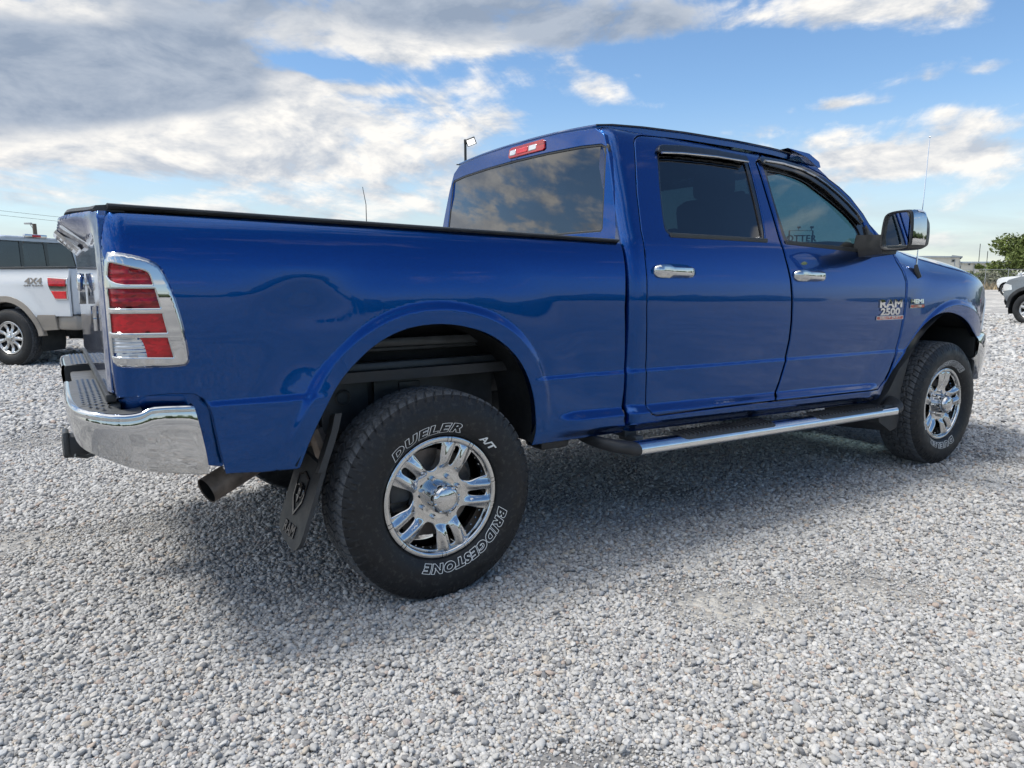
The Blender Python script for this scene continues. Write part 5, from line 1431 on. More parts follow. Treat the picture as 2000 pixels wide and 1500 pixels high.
# ---------------------------------------------------------------- bumper, steps, flaps, exhaust, chassis
def build_bumper():
    path=[(-.835,-.012,.868,.636),(-.852,-.014,.870,.639),(-.90,-.016,.872,.648),(-.975,-.020,.877,.664),(-.996,-.020,.875,.670),(-1.018,-.020,.861,.675),(-1.06,-.018,.858,.690),(-1.10,-.008,.862,.710),(-1.135,.012,.868,.726),(-1.160,.038,.872,.736),(-1.180,.072,.876,.745),(-1.194,.12,.880,.755),(-1.202,.20,.884,.764),(-1.205,.32,.886,.768),(-1.205,.50,.886,.762),(-1.203,.70,.886,.748)]
    P=np.array(path); n=len(P)
    s=chaikin(P,2,False)
    def build(side):
        f=(lambda p:(p[0],2*YC-p[1],p[2])) if side else (lambda p:p)
        secs=[];pad=[]
        for i in range(len(s)):
            a=s[max(i-1,0)];b=s[min(i+1,len(s)-1)]; t=(b-a)[:2]; t/=np.linalg.norm(t); nr=np.array([-t[1]*-1,t[0]*-1])
            nr=np.array([t[1],-t[0]])*1.0
            if nr@np.array([-1.,-.4])<0: nr=-nr
            x,y,zt,zb=s[i]
            sl=max(0.,min(1.,(x+.93)/.095)) if y<.05 else 0.
            q=lambda o,z:f((x+nr[0]*o-.036*sl*max(0.,(z-zb)/(zt-zb))**1.3,y+nr[1]*o,z))
            secs.append([q(-.04,zt-.012),q(-.016,zt-.004),q(-.008,zt+.001),q(-.001,zt-.001),q(.004,zt-.008),q(.003,zt-.016),q(.0035,zt-.022),q(.0055,zt-.030),q(.0045,zt-.35*(zt-zb)),q(.001,zt-.65*(zt-zb)),q(-.005,zb+.02),q(-.009,zb+.004),q(-.02,zb),q(-.05,zb+.006)])
        mb=MB(); mb.loft(secs)
        # close the front end
        e=secs[0]; mb.add([e[k] for k in range(len(e))]+[(e[k][0]+.0,e[k][1]+(.05 if not side else -.05),e[k][2]) for k in range(len(e))],[(k,k+1,len(e)+k+1,len(e)+k) for k in range(len(e)-1)])
        return mb
    b=build(0); 
    bump=b.build('rear_bumper',MT['chrome'],T,50.)
    b=build(1); b.build('bumper_end',MT['chrome'],bump,50.)
    # middle, lower step with plate recess
    mb=MB(); mb.box((-1.150,1.,.77),(.05,.62,.14),bev=.015); mb.build('bumper_step',MT['chrome'],bump)
    mb=MB(); mb.box((-1.12,1.,.848),(.11,.60,.02),bev=.008); mb.build('step_pad',MT['pad'],bump)
    mb=MB(); mb.box((-1.177,1.,.77),(.008,.34,.12)); mb.build('plate_recess',MT['black'],bump)
    for side in (0,1):
        f=(lambda p:(p[0],2*YC-p[1],p[2])) if side else (lambda p:p)
        # pad follows the bumper outline
        inner=[]; outer=[]
        for x,y,zt,zb in s:
            if x>-1.012 and y<.0: continue
            outer.append((x+.012 if y>.1 else x+.004,y+.016 if y<.1 else y+.002,zt-.003))
        inner=[(-1.065,max(o[1],.085),o[2]+.004) if o[1]>.085 else (max(-1.065,o[0]+.0),.085,o[2]+.004) for o in outer]
        V=[]
        secs=[[f(o),f(tuple((np.array(o)*.5+np.array(i_)*.5)+[0,0,.004])),f(i_)] for o,i_ in zip(outer,inner)]
        mb=MB(); mb.loft(secs); mb.build('step_pad',MT['pad'],bump,60.)
        # grip cleats moulded into the pad
        mb=MB(); ring=np.array([(o[0]+.016,o[1]+.010) for o in outer if o[1]>.02]+[(-1.085,.68),(-1.085,.05)])
        oy=np.array([o[1] for o in outer]);oz=np.array([o[2] for o in outer]); od=np.argsort(oy)
        gx=np.arange(-1.196,-1.08,.0165); cand=[(x,y+(.017 if i%2 else 0)) for i,x in enumerate(gx) for y in np.arange(.03,.68,.034)]
        cand=np.array(cand); cand=cand[inpoly(cand,ring)]
        for x,y in cand:
            z=float(np.interp(y,oy[od],oz[od]))+.0065; V=[f((x-.0062,y,z)),f((x,y-.0085,z)),f((x+.0062,y,z)),f((x,y+.0085,z)),f((x,y,z+.003))]
            mb.add(V,[(0,1,4),(1,2,4),(2,3,4),(3,0,4)])
        o=mb.build('grip_cleats',MT['gloss'],bump,None,False); o['kind']='stuff'
        # dark inner cheek beside the plate
        y0=.70
        mb=MB(); pr=[(-1.196,.745),(-1.196,.872),(-1.185,.884),(-1.08,.884),(-1.08,.745)]
        mb.prism(pr,lambda u,v,w:f((u,y0+w,v)),.012); mb.build('bumper_cheek',MT['black'],bump)
        mb=MB(); mb.prism(chaikin([(-1.178,.77),(-1.178,.77),(-1.178,.85),(-1.178,.85),(-1.115,.85),(-1.115,.85),(-1.115,.77),(-1.115,.77)],2),lambda u,v,w:f((u,y0+.012+w,v)),.006); mb.build('plate_lamp',MT['gloss'],bump)
    # tow hitch
    mb=MB(); mb.box((-1.10,1.,.585),(.26,.10,.09),bev=.012); mb.box((-1.0,1.,.72),(.10,1.15,.08),bev=.01)
    mb.build('tow_hitch',MT['black'],T)
    mb=MB(); mb.box((-1.215,1.0,.60),(.025,.11,.10),bev=.01); mb.tube([(-1.19,.90,.56),(-1.15,.92,.545),(-1.10,.93,.56)],.008,6); mb.build('hitch_loop',MT['frame'],T)
build_bumper()
def build_sills():
    for side in (0,1):
        f=(lambda p:(p[0],2*YC-p[1],p[2])) if side else (lambda p:p)
        zc=lambda x:.516-.0190*(x-.93)
        secs=[]
        for x in np.linspace(.945,3.045,40):
            c=zc(x)-.020; prof=[]
            for k in range(16):
                a=2*PI*k/16; ca,sa=math.cos(a),math.sin(a)
                prof.append(f((x,-.045+.062*math.copysign(abs(ca)**.75,ca),c+.033*math.copysign(abs(sa)**.85,sa))))
            secs.append(prof)
        mb=MB(); mb.loft(secs,closed=True,caps=True); rb=mb.build('running_board',MT['satin'],T,50.)
        # end boots
        for x0,s in ((.945,-1),(3.045,1)):
            mb=MB(); secs=[]
            for t in np.linspace(0,1,9):
                x=x0+s*(.17*math.sin(t*PI/2)); yo=.16*(1-math.cos(t*PI/2)); c=zc(x0)-.020+.05*t; k=1.04-.25*t*t
                secs.append([f((x,-.045+yo+.062*k*math.copysign(abs(math.cos(a))**.75,math.cos(a)),c+.030*k*math.copysign(abs(math.sin(a))**.85,math.sin(a)))) for a in np.linspace(0,2*PI,17)[:-1]])
            mb.loft(secs,closed=True,caps=True); mb.build('end_boot',MT['black'],rb)
        # step pads with cross ribs
        for xa,xb in ((1.22,1.90),(2.26,2.90)):
            mb=MB(); secs=[]
            for x in np.linspace(xa,xb,24):
                c=zc(x)-.020; e=.006*min(1,min(x-xa,xb-x)/.02); prof=[]
                for yv,zv in ((-.096,.010),(-.092,.022),(-.078,.0318),(-.045,.0345),(-.012,.0345),(.012,.030)): prof.append(f((x,yv-(.002+e*.4 if yv<-.08 else 0),c+zv+e)))
                secs.append(prof)
            mb.loft(secs)
            x=xa+.015
            while x<xb-.015:
                c=zc(x)-.020+.0395
                mb.add([f((x,-.090,c-.012)),f((x+.012,-.090,c-.012)),f((x+.030,.01,c)),f((x+.018,.01,c)),f((x+.004,-.085,c+.004)),f((x+.008,-.085,c+.004)),f((x+.026,.008,c+.006)),f((x+.022,.008,c+.006))],[(0,1,5,4),(1,2,6,5),(2,3,7,6),(3,0,4,7),(4,5,6,7)]); x+=.030
            mb.build('step_pad',MT['black'],rb)
        for x in (1.02,1.9,2.86):
            mb=MB(); mb.box(f((x,.10,zc(x)+.035)),(.075,.10,.055),bev=.008); mb.box(f((x,.05,zc(x)+.005)),(.05,.12,.03),bev=.006); mb.build('bracket',MT['frame'],rb)
build_sills()
def build_flaps():
    for side in (0,1):
        f=(lambda p:(p[0],2*YC-p[1],p[2])) if side else (lambda p:p)
        n=Vector((-1,0,.12)).normalized()
        def S(u,v):        # u across (0 outer), v height
            lean=-.455-.42*(.62-v)*.85+.0
            return (lean-.03*u,.015+u,v)
        outl=[(.0,.60),(-.006,.45),(-.006,.345),(.012,.315),(.05,.300),(.20,.318),(.255,.345),(.262,.40),(.262,.62)]
        mb=MB(); mb.prism(chaikin([outl[0]]+outl+[outl[-1]],1),lambda u,v,w:f((S(u,v)[0]+w,S(u,v)[1],S(u,v)[2])),.016)
        fl=mb.build('mud_flap',MT['black'],T)
        # folded upper edge joining the wheel arch
        mb=MB(); secs=[]
        for x,z in ((-.47,.585),(-.44,.66),(-.415,.73),(-.40,.79)): secs.append([f((x-.012,.008,z)),f((x+.012,.006,z)),f((x+.02,.10,z-.02)),f((x,.10,z-.02))])
        mb.loft(secs,closed=True,caps=True); mb.build('flap_edge',MT['black'],fl)
        # moulded shield with ram head, letters below, all raised
        mb=MB()
        def R(u,v,w): p=S(u,v); return f((p[0]-.001-w,p[1],p[2]))
        sh=[(.075,.545),(.13,.562),(.185,.545),(.18,.46),(.13,.405),(.08,.46)]; sh=np.array(sh)
        inn=sh.mean(0)+(sh-sh.mean(0))*.88; k=len(sh)
        V=[R(u,v,.0) for u,v in sh]+[R(u,v,.005) for u,v in sh]+[R(u,v,.005) for u,v in inn]+[R(u,v,0) for u,v in inn]; F=[]
        for r in range(3):
            for i in range(k): F.append((r*k+i,r*k+(i+1)%k,(r+1)*k+(i+1)%k,(r+1)*k+i))
        mb.add(V,F)
        for sgn in (-1,1):
            pts=[(.13+sgn*(.018+.020*math.cos(a)),.492+.020*math.sin(a)) for a in np.linspace(2.2,-3.0,12)]
            mb.tube([R(u,v,.003) for u,v in pts],.004,5)
        mb.prism([(.118,.52),(.142,.52),(.138,.47),(.13,.448),(.122,.47)],R,.006)
        text_add(mb,'RAM',lambda u,v,w:R(.125-(u if not side else u)*-1*1.0 if False else .125-u*(-1 if side else 1)*1.0,.338+v,w),.058,depth=.004,offset=.001)
        mb.build('flap_emblem',MT['gloss'],fl)
build_flaps()
def build_chassis():
    mb=MB(); 
    a=np.array(hit(403,959,y=.36)); b=a+np.array([.30,.10,.115]); c=np.array([-.30,.55,.62])
    ex=MB(); ex.tube([a,a*.35+b*.65,b,c,(.5,.62,.62)],.051,20,caps=False); ex.build('exhaust_pipe',MT['rust'],T)
    d=(b-a)/np.linalg.norm(b-a); e=MB(); e.tube([a+d*.004,a+d*.15],.0475,20,caps=False); e.tube([a+d*.14,a+d*.15],.0475,20,caps=True); e.build('exhaust_bore',MT['pipein'],T)
    for y in (.52,1.48):
        mb=MB(); mb.box((1.7,y,.66),(5.4,.07,.17),bev=.012)
        for x in (-.36,-.15): mb.lathe([(0,.0),(0,.026)],o=(x,y-.037 if y<1 else y+.037,.68),n=12)
        mb.build('frame_rail',MT['frame'],T)
    mb=MB(); mb.box((0.0,.45,.80),(1.5,.04,.13),bev=.01); mb.box((0.,1.55,.80),(1.5,.04,.13),bev=.01); mb.build('bed_sill',MT['frame'],T)
    mb=MB(); mb.tube([(0,.25,.41),(0,1.75,.41)],.055,12); mb.sphere((0,1.,.41),.17,8); mb.tube([(3.785,.25,.41),(3.785,1.75,.41)],.05,12); mb.sphere((3.785,1.25,.41),.14,8); mb.build('axle',MT['frame'],T)
    for y in (.50,1.50):
        mb=MB()
        mb.tube([(-.30,y-.10,.44),(-.36,y-.08,.66)],.036,10); mb.tube([(-.28,y-.1,.40),(-.40,y-.08,.80)],.016,8); mb.build('shock_absorber',MT['rust'],T)
        mb=MB()
        for k in range(3): mb.tube([(-.66+.1*k,y,.60),(0,y,.50-.018*k),(.66-.1*k,y,.60)],.014,6,flat=2.2)
        mb.build('leaf_spring',MT['frame'],T)
    mb=MB(); mb.box((1.55,1.42,.62),(1.3,.36,.26),bev=.04); mb.tube([(.2,.95,.5),(2.2,.95,.6)],.045,10); mb.box((2.3,.95,.66),(.8,.34,.26),bev=.06); mb.build('underbody',MT['dark'],T)
    mb=MB(); mb.box((.62,.17,.56),(.16,.14,.11),bev=.02); mb.build('mount_block',MT['black'],T)
    # inner sill floor so no light leaks up through the body
    mb=MB(); mb.box((2.0,1.,.70),(2.0,1.75,.03)); mb.box((4.1,1.,.72),(.9,1.0,.4),bev=.05); mb.build('floor_pan',MT['dark'],T)
build_chassis()
def build_badges():
    def onY(Y,x,z,w): return (x,float(Y(np.array([x]),np.array([z]))[0])-w,z)
    def sl(x,x0): return -.0105*(x-x0)
    xc,zc=3.052,1.076
    mb=MB(); text_add(mb,'RAM',lambda u,v,w:onY(Ycab,xc+u*1.85,1.083+v+sl(xc+u,xc),.0005+w),.064,depth=.006,offset=.0028,spacing=1.06)
    text_add(mb,'2500',lambda u,v,w:onY(Ycab,xc-.004+u*1.85,1.037+v+sl(xc+u,xc),.0005+w),.056,depth=.006,offset=.0026,spacing=1.02)
    bz=(1.008,1.031)
    mb.prism([(xc-.145,bz[0]),(xc+.145,bz[0]-.002),(xc+.145,bz[1]-.002),(xc-.145,bz[1])],lambda u,v,w:onY(Ycab,u,v,.001+w),.004)
    b=mb.build('model_badge',MT['chrome'],T,40.)
    mb=MB(); mb.prism([(xc-.138,bz[0]+.003),(xc+.138,bz[0]+.001),(xc+.138,bz[1]-.005),(xc-.138,bz[1]-.003)],lambda u,v,w:onY(Ycab,u,v,.005+w),.001); mb.build('badge_bar',MT['redbadge'],b)
    mb=MB(); text_add(mb,'HEAVY DUTY',lambda u,v,w:onY(Ycab,xc+u*2.0,bz[0]+.0055+v+sl(xc+u,xc)*.5,.0062+w),.019,depth=.001,offset=.0006); mb.build('badge_text',MT['chrome'],b)
    xc2=3.345
    mb=MB(); text_add(mb,'HEMI',lambda u,v,w:onY(Yfen,xc2+u*1.75,1.100+v,.0005+w),.036,depth=.005,offset=.0016)
    mb.prism([(xc2-.075,1.071),(xc2+.078,1.071),(xc2+.078,1.093),(xc2-.075,1.093)],lambda u,v,w:onY(Yfen,u,v,.001+w),.004)
    b=mb.build('engine_badge',MT['chrome'],T,40.)
    mb=MB(); mb.prism([(xc2-.070,1.074),(xc2+.073,1.074),(xc2+.073,1.090),(xc2-.070,1.090)],lambda u,v,w:onY(Yfen,u,v,.005+w),.001); mb.build('badge_bar',MT['redbadge'],b)
    mb=MB(); text_add(mb,'5.7 LITER',lambda u,v,w:onY(Yfen,xc2+u*1.3,1.0765+v,.0062+w),.017,depth=.001,offset=.0005); mb.build('badge_text',MT['chrome'],b)
build_badges()
def build_lock():
    q=pxpoly([(1570,514)],Ycab)[0]; y=float(Ycab(np.array([q[0]]),np.array([q[1]]))[0])
    mb=MB(); mb.prism(chaikin([(q[0]-.035,q[1]-.004),(q[0],q[1]-.012),(q[0]+.035,q[1]-.002),(q[0]+.0,q[1]+.012)],2),lambda u,v,w:(u,y-.003+w*2,v),.003); mb.build('key_lock',MT['chrome'],T)
build_lock()
# ================================================================== the other vehicles
def plain_rim(n,name,depth=.03):
    A=[2*PI*k/n for k in range(n)]
    prof=Pchip([0,.05,.08,.15,.21,.226],[.006,.006,.012,.030,.016,.014])
    def face(u,v):
        r=np.hypot(u,v); th=np.arctan2(v,u); best=np.full(r.shape,9.)
        for a in A: best=np.minimum(best,np.abs((th-a+PI)%(2*PI)-PI))
        s=r*best
        return np.stack([u,prof(r)-.008*np.exp(-(s/.014)**2)*smooth(.07,.11,r),v],1)
    holes=[]
    for a in A:
        w=a+PI/n; k=PI/n
        pts=[(.208,-.62*k),(.208,-.62*k),(.211,0),(.208,.62*k),(.208,.62*k),(.15,.52*k),(.098,.30*k),(.088,0),(.098,-.30*k),(.15,-.52*k)]
        holes.append(chaikin([(r*math.cos(w+t),r*math.sin(w+t)) for r,t in pts],1))
    rim=patch('wheel',[(.226*math.cos(2*PI*k/60),.226*math.sin(2*PI*k/60)) for k in range(60)],face,MT['alloy'],None,holes=holes,grid=.018,edge=.014,depth=depth,lip=.005,dvec=(0,1,0))
    mb=MB(); mb.lathe([(.016,.2245),(.004,.229),(.0,.236),(.003,.2435),(.012,.2455),(.02,.244)],n=64); mb.lathe([(.014,.2235),(.06,.212),(.2,.215),(.225,.24)],n=48); mb.build('rim_lip',MT['alloy'],rim,40.)
    mb=MB(); mb.lathe([(.012,.052),(-.012,.048),(-.018,.038),(-.02,.0)],n=24); mb.build('centre_cap',MT['chrome'],rim,40.)
    for k in range(6):
        a=2*PI*k/6; mb=MB(); mb.lathe([(.012,.011),(-.004,.010),(-.006,0)],o=(.066*math.cos(a),.004,.066*math.sin(a)),n=6); mb.build('lug_nut',MT['chrome'],rim)
    mb=MB(); mb.lathe([(.10,.0),(.10,.17),(.13,.17)],n=32); mb.lathe([(.205,.0),(.205,.205)],n=24); mb.build('brake_disc',MT['dark'],rim)
    ty=[c for c in RIM.children if c.name.startswith('tyre')][0]
    me=PLAIN_TYRE if PLAIN_TYRE else None
    o=bpy.data.objects.new('tyre',me); COL.objects.link(o); o.parent=rim; o.scale=(1.015,1.,1.015)
    return rim
def plain_tyre():
    ty=[c for c in RIM.children if c.name.startswith('tyre')][0]
    me=ty.data.copy()
    for i in range(len(me.materials)):
        if me.materials[i]==MT['letter']: me.materials[i]=MT['rubber']
    return me
PLAIN_TYRE=plain_tyre()
def insetY(z,b=1.40): 
    z=np.asarray(z,float)
    return .035*smooth(.80,.50,z)+.035*smooth(1.20,b,z)+.24*np.clip((z-b)/.55,0,1.05)
def truck(name,origin,heading,paintm,lowm,label,spec,rims,yaw_w=0.):
    """a whole pickup, x ahead from the rear axle, y to its left"""
    R=empty(name,origin,heading); tag(R,label,'pickup truck')
    wb=spec['wb']; bz=spec.get('rail',1.44); fl=spec.get('flare',.0); belt=1.40
    arcR=.545
    def arc(cx,r,a0,a1,n=20): return [(cx+r*math.cos(a),.42+r*math.sin(a)) for a in np.linspace(a0,a1,n)]
    def side(nm,outl,mat,par,sgn,holes=(),off=0.,grid=.07,depth=.03,lip=.004,bulge=None):
        def S(u,v):
            o=insetY(v)*(1. if True else 0)
            b=0. if bulge is None else bulge(u,v)
            return np.stack([u,sgn*(1.0+off-o+b),v],1)
        return patch(nm,outl,S,mat,par,holes=holes,grid=grid,edge=.03,depth=depth,lip=lip,flip=sgn>0,dvec=(0,-sgn,0))
    lowz=spec.get('low',.77)
    def bul(cx): 
        return lambda u,v: .02*smooth(.30,.0,np.hypot(u-cx,v-.42)-arcR)*smooth(.6,.8,v)
    x_bed0,x_bed1=-1.14,spec.get('bed1',.43)
    x_cab0=x_bed1+.035; x_f=spec.get('fend',2.62); x_nose=wb+spec.get('nose',.82)
    for sgn in (1,-1):
        a=arc(0,arcR,math.radians(-10),math.radians(200))
        if spec.get('suv'):
            pass
        else:
            o=[(x_bed0,lowz),(x_bed0,bz),(x_bed1,bz),(x_bed1,.50)]+[p for p in a if p[1]>.50]
            o=[(x_bed0,lowz-.02),(x_bed0,bz-.02),(x_bed0+.02,bz),(x_bed1,bz),(x_bed1,.52)]+[p for p in a if p[1]>.52]+[(-.56,lowz-.02)]
            b=side('bed_side',o,paintm,R,sgn,bulge=bul(0),grid=.045)
            mb=MB(); mb.box(((x_bed0+x_bed1)/2,sgn*.90,bz+.004),(x_bed1-x_bed0,.16,.03),bev=.01); mb.build('rail_cap',MT['cap'],R)
            # tail lamp
            tl=[(-.775,1.315),(-.775,1.315),(-1.13,1.292),(-1.13,1.292),(-1.125,.985),(-1.125,.985),(-.905,.985),(-.90,1.0),(-.80,1.17)]
            tl=chaikin(tl,2); c=tl.mean(0); inn=c+(tl-c)*.90
            up=[p for p in inn if p[1]>1.165]; dn=[p for p in inn if p[1]<1.125]
            lamp=side('tail_light',tl,MT['chrome'] if spec.get('chromelamp',1) else MT['redbright'],R,sgn,off=.012,grid=.04,depth=.02)
            for q,m in ((up,'red'),(dn,'redbright')): 
                if len(q)>3: side('red_lens',np.array(q),MT[m],lamp,sgn,off=.020,grid=.03,depth=.006,lip=.003)
        # cab: lower and window frame in one skin, two window openings
        xc=x_cab0
        o=[(xc,.52),(xc,1.40),(xc+.03,1.88),(xc+.10,1.935),(xc+1.3,1.945),(xc+1.62,1.90),(xc+2.05,1.66),(xc+2.42,1.43),(x_f+.02,1.38),(x_f+.02,.9),(x_f-.10,.62),(x_f-.16,.50)]
        w1=[(xc+.14,1.45),(xc+.17,1.82),(xc+.86,1.86),(xc+.98,1.45)]; w2=[(xc+1.12,1.45),(xc+1.02,1.86),(xc+1.45,1.85),(xc+1.75,1.72),(xc+2.12,1.45)]
        w1=chaikin(np.repeat(np.array(w1),2,0),1); w2=chaikin(np.repeat(np.array(w2),2,0),1)
        c=side('cab_side',o,paintm,R,sgn,holes=[w1,w2],grid=.07)
        for w in (w1,w2): side('side_window',w.mean(0)+(w-w.mean(0))*1.03,MT['glassdark'],R,sgn,off=-.012,grid=.2,depth=0,lip=0)
        for xx in (xc+.25,xc+1.25):
            mb=MB(); mb.box((xx,sgn*1.005,1.15),(.22,.05,.05),bev=.015); mb.build('door_handle',MT['gloss'],R)
        for xx in (xc+1.05,):
            mb=MB(); mb.box((xx,sgn*.988,1.0),(.012,.03,.86)); mb.build('door_gap',MT['gloss'],R)
        mb=MB(); mb.box((xc+2.12,sgn*1.10,1.50),(.12,.24,.20),bev=.04); mb.tube([(xc+2.15,sgn*.94,1.44),(xc+2.13,sgn*1.06,1.46)],.03,6); mb.build('side_mirror',spec.get('mirror',MT['chrome']),R)
        # front wing
        a2=arc(wb,arcR,math.radians(-8),math.radians(205))
        o=[(x_f+.03,1.37),(x_f+.03,.88),(x_f-.06,.64)]+[p for p in a2[::-1] if p[1]>.55]+[(x_nose-.10,.62),(x_nose,.80),(x_nose+.02,1.05),(x_nose-.12,1.20),(wb+.3,1.29),(wb-.3,1.34)]
        def bf(u,v): return bul(wb)(u,v)-.35*np.maximum(u-(wb+.42),0)**1.7
        side('front_wing',o,paintm,R,sgn,bulge=bf,grid=.045)
        hlmp=[(x_nose-.22,1.06),(x_nose-.05,1.10),(x_nose+.015,1.05),(x_nose+.0,.90),(x_nose-.26,.93)]
        side('headlight',hlmp,MT['clear'],R,sgn,off=.01,bulge=bf,grid=.05,depth=.02)
        # flares and low cladding
        for cx,nm in ((0,'rear'),(wb,'front')):
            if fl:
                rin,ro=arcR-.015,arcR+.075; q=arc(cx,rin,math.radians(2),math.radians(176 if cx==0 else 178)); p_=arc(cx,ro,math.radians(176 if cx==0 else 178),math.radians(2))
                side('wheel_flare',q+p_,lowm,R,sgn,off=.030,grid=.04,depth=.06,lip=.012,bulge=(bf if cx else None))
            mb=MB(); secs=[]
            for an in np.linspace(math.radians(-15),math.radians(200),24):
                r=arcR+.01; secs.append([(cx+r*math.cos(an),sgn*.96,.42+r*math.sin(an)),(cx+r*math.cos(an),sgn*.55,.42+r*math.sin(an))])
            mb.loft(secs); mb.build('wheel_liner',MT['dark'],R)
        if lowm is not paintm:
            side('lower_cladding',[(-.87,.555),(-.87,lowz),(-.44,lowz),(-.50,.66),(-.56,.535)],lowm,R,sgn,off=.012,grid=.06,depth=.03,lip=.008)
            side('rocker_cladding',[(.56,.44),(.56,.66),(x_f-.15,.66),(x_f-.15,.44)],lowm,R,sgn,off=.012,grid=.1,depth=.05)
        else:
            mb=MB(); mb.box((1.6,sgn*.93,.49),(1.9,.08,.10),bev=.02); mb.build('rocker',MT['black'],R)
    # decks
    def S2(u,v): return u
    mb=MB(); mb.box((x_bed0+.03,0,1.10),(.05,1.86,.66),bev=.02); mb.build('tailgate',paintm,R)
    mb=MB(); mb.box(((x_bed0+x_bed1)/2,0,.90),(x_bed1-x_bed0-.1,1.6,.05)); mb.box(((x_bed0+x_bed1)/2,.80,1.16),(x_bed1-x_bed0-.1,.04,.54)); mb.box(((x_bed0+x_bed1)/2,-.80,1.16),(x_bed1-x_bed0-.1,.04,.54)); mb.build('bed_liner',MT['black'],R)
    # rear wall of the cab with three panes
    def Xb(y,z): return x_cab0+.004+np.maximum(0,z-1.40)*.05
    S=lambda u,v: np.stack([Xb(-u,v),-u,v],1)
    yw=lambda z: 1.0-float(insetY(np.array(z)))-.01
    o=[(-yw(.8),.8),(yw(.8),.8),(yw(1.4),1.4),(yw(1.6),1.6),(yw(1.8),1.8),(yw(1.90),1.90),(.45,1.945),(-.45,1.945),(-yw(1.9),1.90),(-yw(1.8),1.8),(-yw(1.6),1.6),(-yw(1.4),1.4)]
    hole=[(-.78,1.46),(.78,1.46),(.70,1.875),(-.70,1.875)]
    rw=patch('cab_rear_panel',o,S,paintm,R,holes=[hole],grid=.1,edge=.04,depth=.03)
    fr=[(-.80,1.445),(.80,1.445),(.72,1.89),(-.72,1.89)]
    panes=[[(-.77,1.475),(-.26,1.475),(-.25,1.86),(-.70,1.86)],[(-.20,1.49),(.20,1.49),(.185,1.845),(-.185,1.845)],[(.26,1.475),(.77,1.475),(.70,1.86),(.25,1.86)]]
    patch('window_frame',fr,lambda u,v:S(u,v)+[.006,0,0],MT['gloss'],rw,holes=panes,grid=.1,edge=.04,depth=.015,lip=.003)
    for p in panes:
        p=np.array(p); patch('rear_window',p.mean(0)+(p-p.mean(0))*1.04,lambda u,v:S(u,v)+[.014,0,0],MT['glassdark'],rw,grid=.2,edge=.05,depth=0,lip=0)
    mb=MB(); mb.box((x_cab0+.035,-.05,1.962),(.06,.40,.055),bev=.012); bl=mb.build('brake_lamp',MT['chrome'],R)
    mb=MB(); mb.box((x_cab0+.004,-.05,1.962),(.012,.15,.035),bev=.003); mb.build('red_lens',MT['redbright'],bl)
    # roof, hood, glass, front
    mb=MB(); secs=[]
    for x,z,w in ((x_cab0+.02,1.925,.755),(x_cab0+.10,1.958,.765),(x_cab0+.5,1.985,.765),(x_cab0+1.0,1.985,.76),(x_cab0+1.4,1.96,.755),(x_cab0+1.60,1.915,.765)):
        secs.append([(x,y*w,z-.02*y*y-.03*abs(y)**6) for y in np.linspace(-1,1,13)])
    mb.loft(secs); mb.build('roof',paintm,R)
    mb=MB(); secs=[]
    for t in np.linspace(0,1,6):
        secs.append([(x_cab0+1.60+.92*t+.10*(1-y*y)*t,y*(.765+.16*t),1.915-.50*t+.01*math.sin(PI*t)) for y in np.linspace(-1,1,11)])
    mb.loft(secs); mb.build('windshield',MT['glassdark'],R)
    mb=MB(); secs=[]
    for x,z,w in ((x_f-.10,1.385,.93),(wb-.3,1.375,.925),(wb+.2,1.34,.91),(wb+.5,1.285,.86),(x_nose-.04,1.20,.74),(x_nose+.05,1.10,.70)):
        secs.append([(x,y*w,z-.03*abs(y)**5-.01*(abs(y)<.2)) for y in np.linspace(-1,1,15)])
    mb.loft(secs); mb.build('hood',paintm,R)
    mb=MB(); mb.box((x_nose+.0,0,.98),(.10,1.15,.30),bev=.03); mb.build('grille',MT['chrome'],R)
    mb=MB(); 
    for z in (.90,.98,1.06): mb.box((x_nose+.055,0,z),(.02,1.05,.03),bev=.008)
    mb.build('grille_bar',MT['gloss'],R)
    mb=MB(); secs=[]
    for y in np.linspace(-.97,.97,17):
        q=.16*abs(y)**3; secs.append([(x_nose+.05-q-.12,y,.72),(x_nose+.09-q,y,.73),(x_nose+.10-q,y,.62),(x_nose+.06-q,y,.52),(x_nose-.06-q,y,.52)])
    mb.loft(secs,caps=False); mb.build('front_bumper',spec.get('bump',MT['chrome']),R)
    mb=MB(); mb.box((-1.03,0,.655),(.34,1.94,.21),bev=.04); rb=mb.build('rear_bumper',lowm if lowm is not paintm else MT['chrome'],R)
    mb=MB(); mb.box((-1.06,0,.768),(.30,1.8,.02),bev=.008); mb.build('step_pad',MT['black'],rb)
    mb=MB(); mb.box((wb/2,0,.50),(wb+1.2,1.0,.16),bev=.03); mb.box((-.65,0,.44),(.5,.7,.14),bev=.04); mb.tube([(0,-.8,.42),(0,.8,.42)],.05,8); mb.tube([(wb,-.8,.42),(wb,.8,.42)],.05,8); mb.build('chassis',MT['dark'],R)
    mb=MB(); mb.box((x_cab0+1.1,0,1.0),(2.0,1.7,.7),bev=.05)
    for y in (-.45,.45): mb.box((x_cab0+1.05,y,1.45),(.16,.5,.55),bev=.05); mb.box((x_cab0+1.0,y,1.77),(.10,.26,.16),bev=.03)
    mb.box((x_cab0+.30,0,1.42),(.16,1.4,.3),bev=.05); mb.build('cab_interior',MT['fabric'],R)
    for x in (0,wb):
        for sgn in (1,-1):
            w=copy_tree(rims,R); w.location=(x,sgn*1.0,.425); w.rotation_mode='ZYX'
            w.rotation_euler=(0,.3+x+sgn,PI if sgn>0 else 0.)
    return R
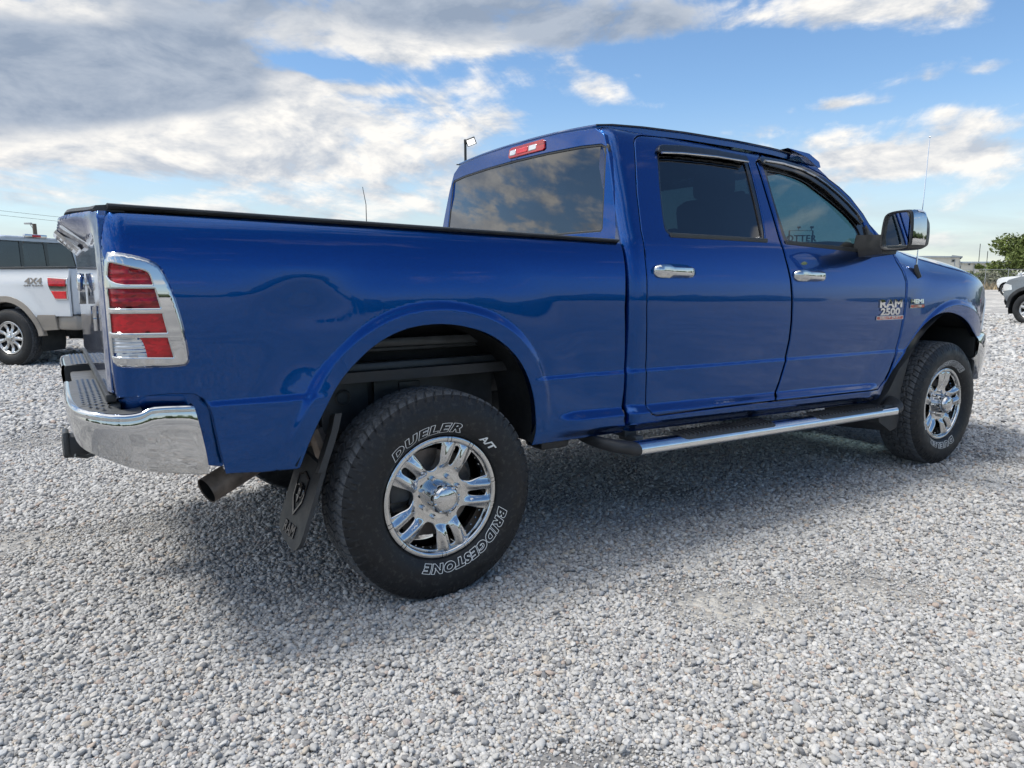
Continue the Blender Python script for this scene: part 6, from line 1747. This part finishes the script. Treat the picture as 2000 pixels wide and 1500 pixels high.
def build_others():
    rimA=plain_rim(9,'a'); 
    W=hit(24.5,716,z=0); hd=math.radians(133); n=np.array([-math.sin(hd),math.cos(hd)])
    org=(W[0]-n[0],W[1]-n[1],0)
    R=truck('white_pickup',org,hd,MT['white'],MT['tan'],'white pickup with tan lower trim and a 4X4 decal parked at the left edge',dict(wb=3.67,flare=1,rail=1.44,mirror=MT['chrome']),rimA)
    mb=MB(); fn=lambda x0,z0,sc_: (lambda u,v,w:(x0-u*sc_,1.003-float(insetY(np.array(z0+v)))+.012*0+w*1.+.0,z0+v))
    f1=lambda u,v,w:(-.535-u*1.5,1.0035+.012*0+.02*float(smooth(.30,.0,np.hypot(-.535-u*1.5,1.2-.42)-.545))-float(insetY(np.array(1.205+v)))+w,1.215+v)
    text_add(mb,'4X4',f1,.118,depth=.002,offset=.004)
    f2=lambda u,v,w:(-.535-u*1.75,1.0035+.02*float(smooth(.30,.0,np.hypot(-.535-u*1.75,1.18-.42)-.545))-float(insetY(np.array(1.18+v)))+w,1.178+v)
    text_add(mb,'OFF ROAD',f2,.034,depth=.002,offset=.001,spacing=1.25); mb.build('decal',MT['decal'],R)
    # at the right edge
    hd=math.radians(74); W=hit(1962,577.5,z=0); n=np.array([-math.sin(hd),math.cos(hd)]); d=np.array([math.cos(hd),math.sin(hd)])
    org=(W[0]-n[0]-d[0]*3.65,W[1]-n[1]-d[1]*3.65,0)
    truck('white_pickup',org,hd,MT['white'],MT['white'],'plain white pickup far back by the fence at the right edge',dict(wb=3.65,mirror=MT['white'],nose=.72),rimA)
    hd=math.radians(82); W=hit(2006,635,z=0); n=np.array([-math.sin(hd),math.cos(hd)]); d=np.array([math.cos(hd),math.sin(hd)])
    org=(W[0]-n[0]-d[0]*3.6,W[1]-n[1]-d[1]*3.6,0)
    rimB=plain_rim(6,'b')
    truck('grey_pickup',org,hd,MT['greypaint'],MT['black'],'dark grey pickup with black wheel arches cut off by the right edge',dict(wb=3.6,flare=1,nose=.72,mirror=MT['greypaint'],bump=MT['greypaint']),rimB)
    for r in (rimA,rimB):
        for c in list(r.children): bpy.data.objects.remove(c)
        bpy.data.objects.remove(r)
build_others()
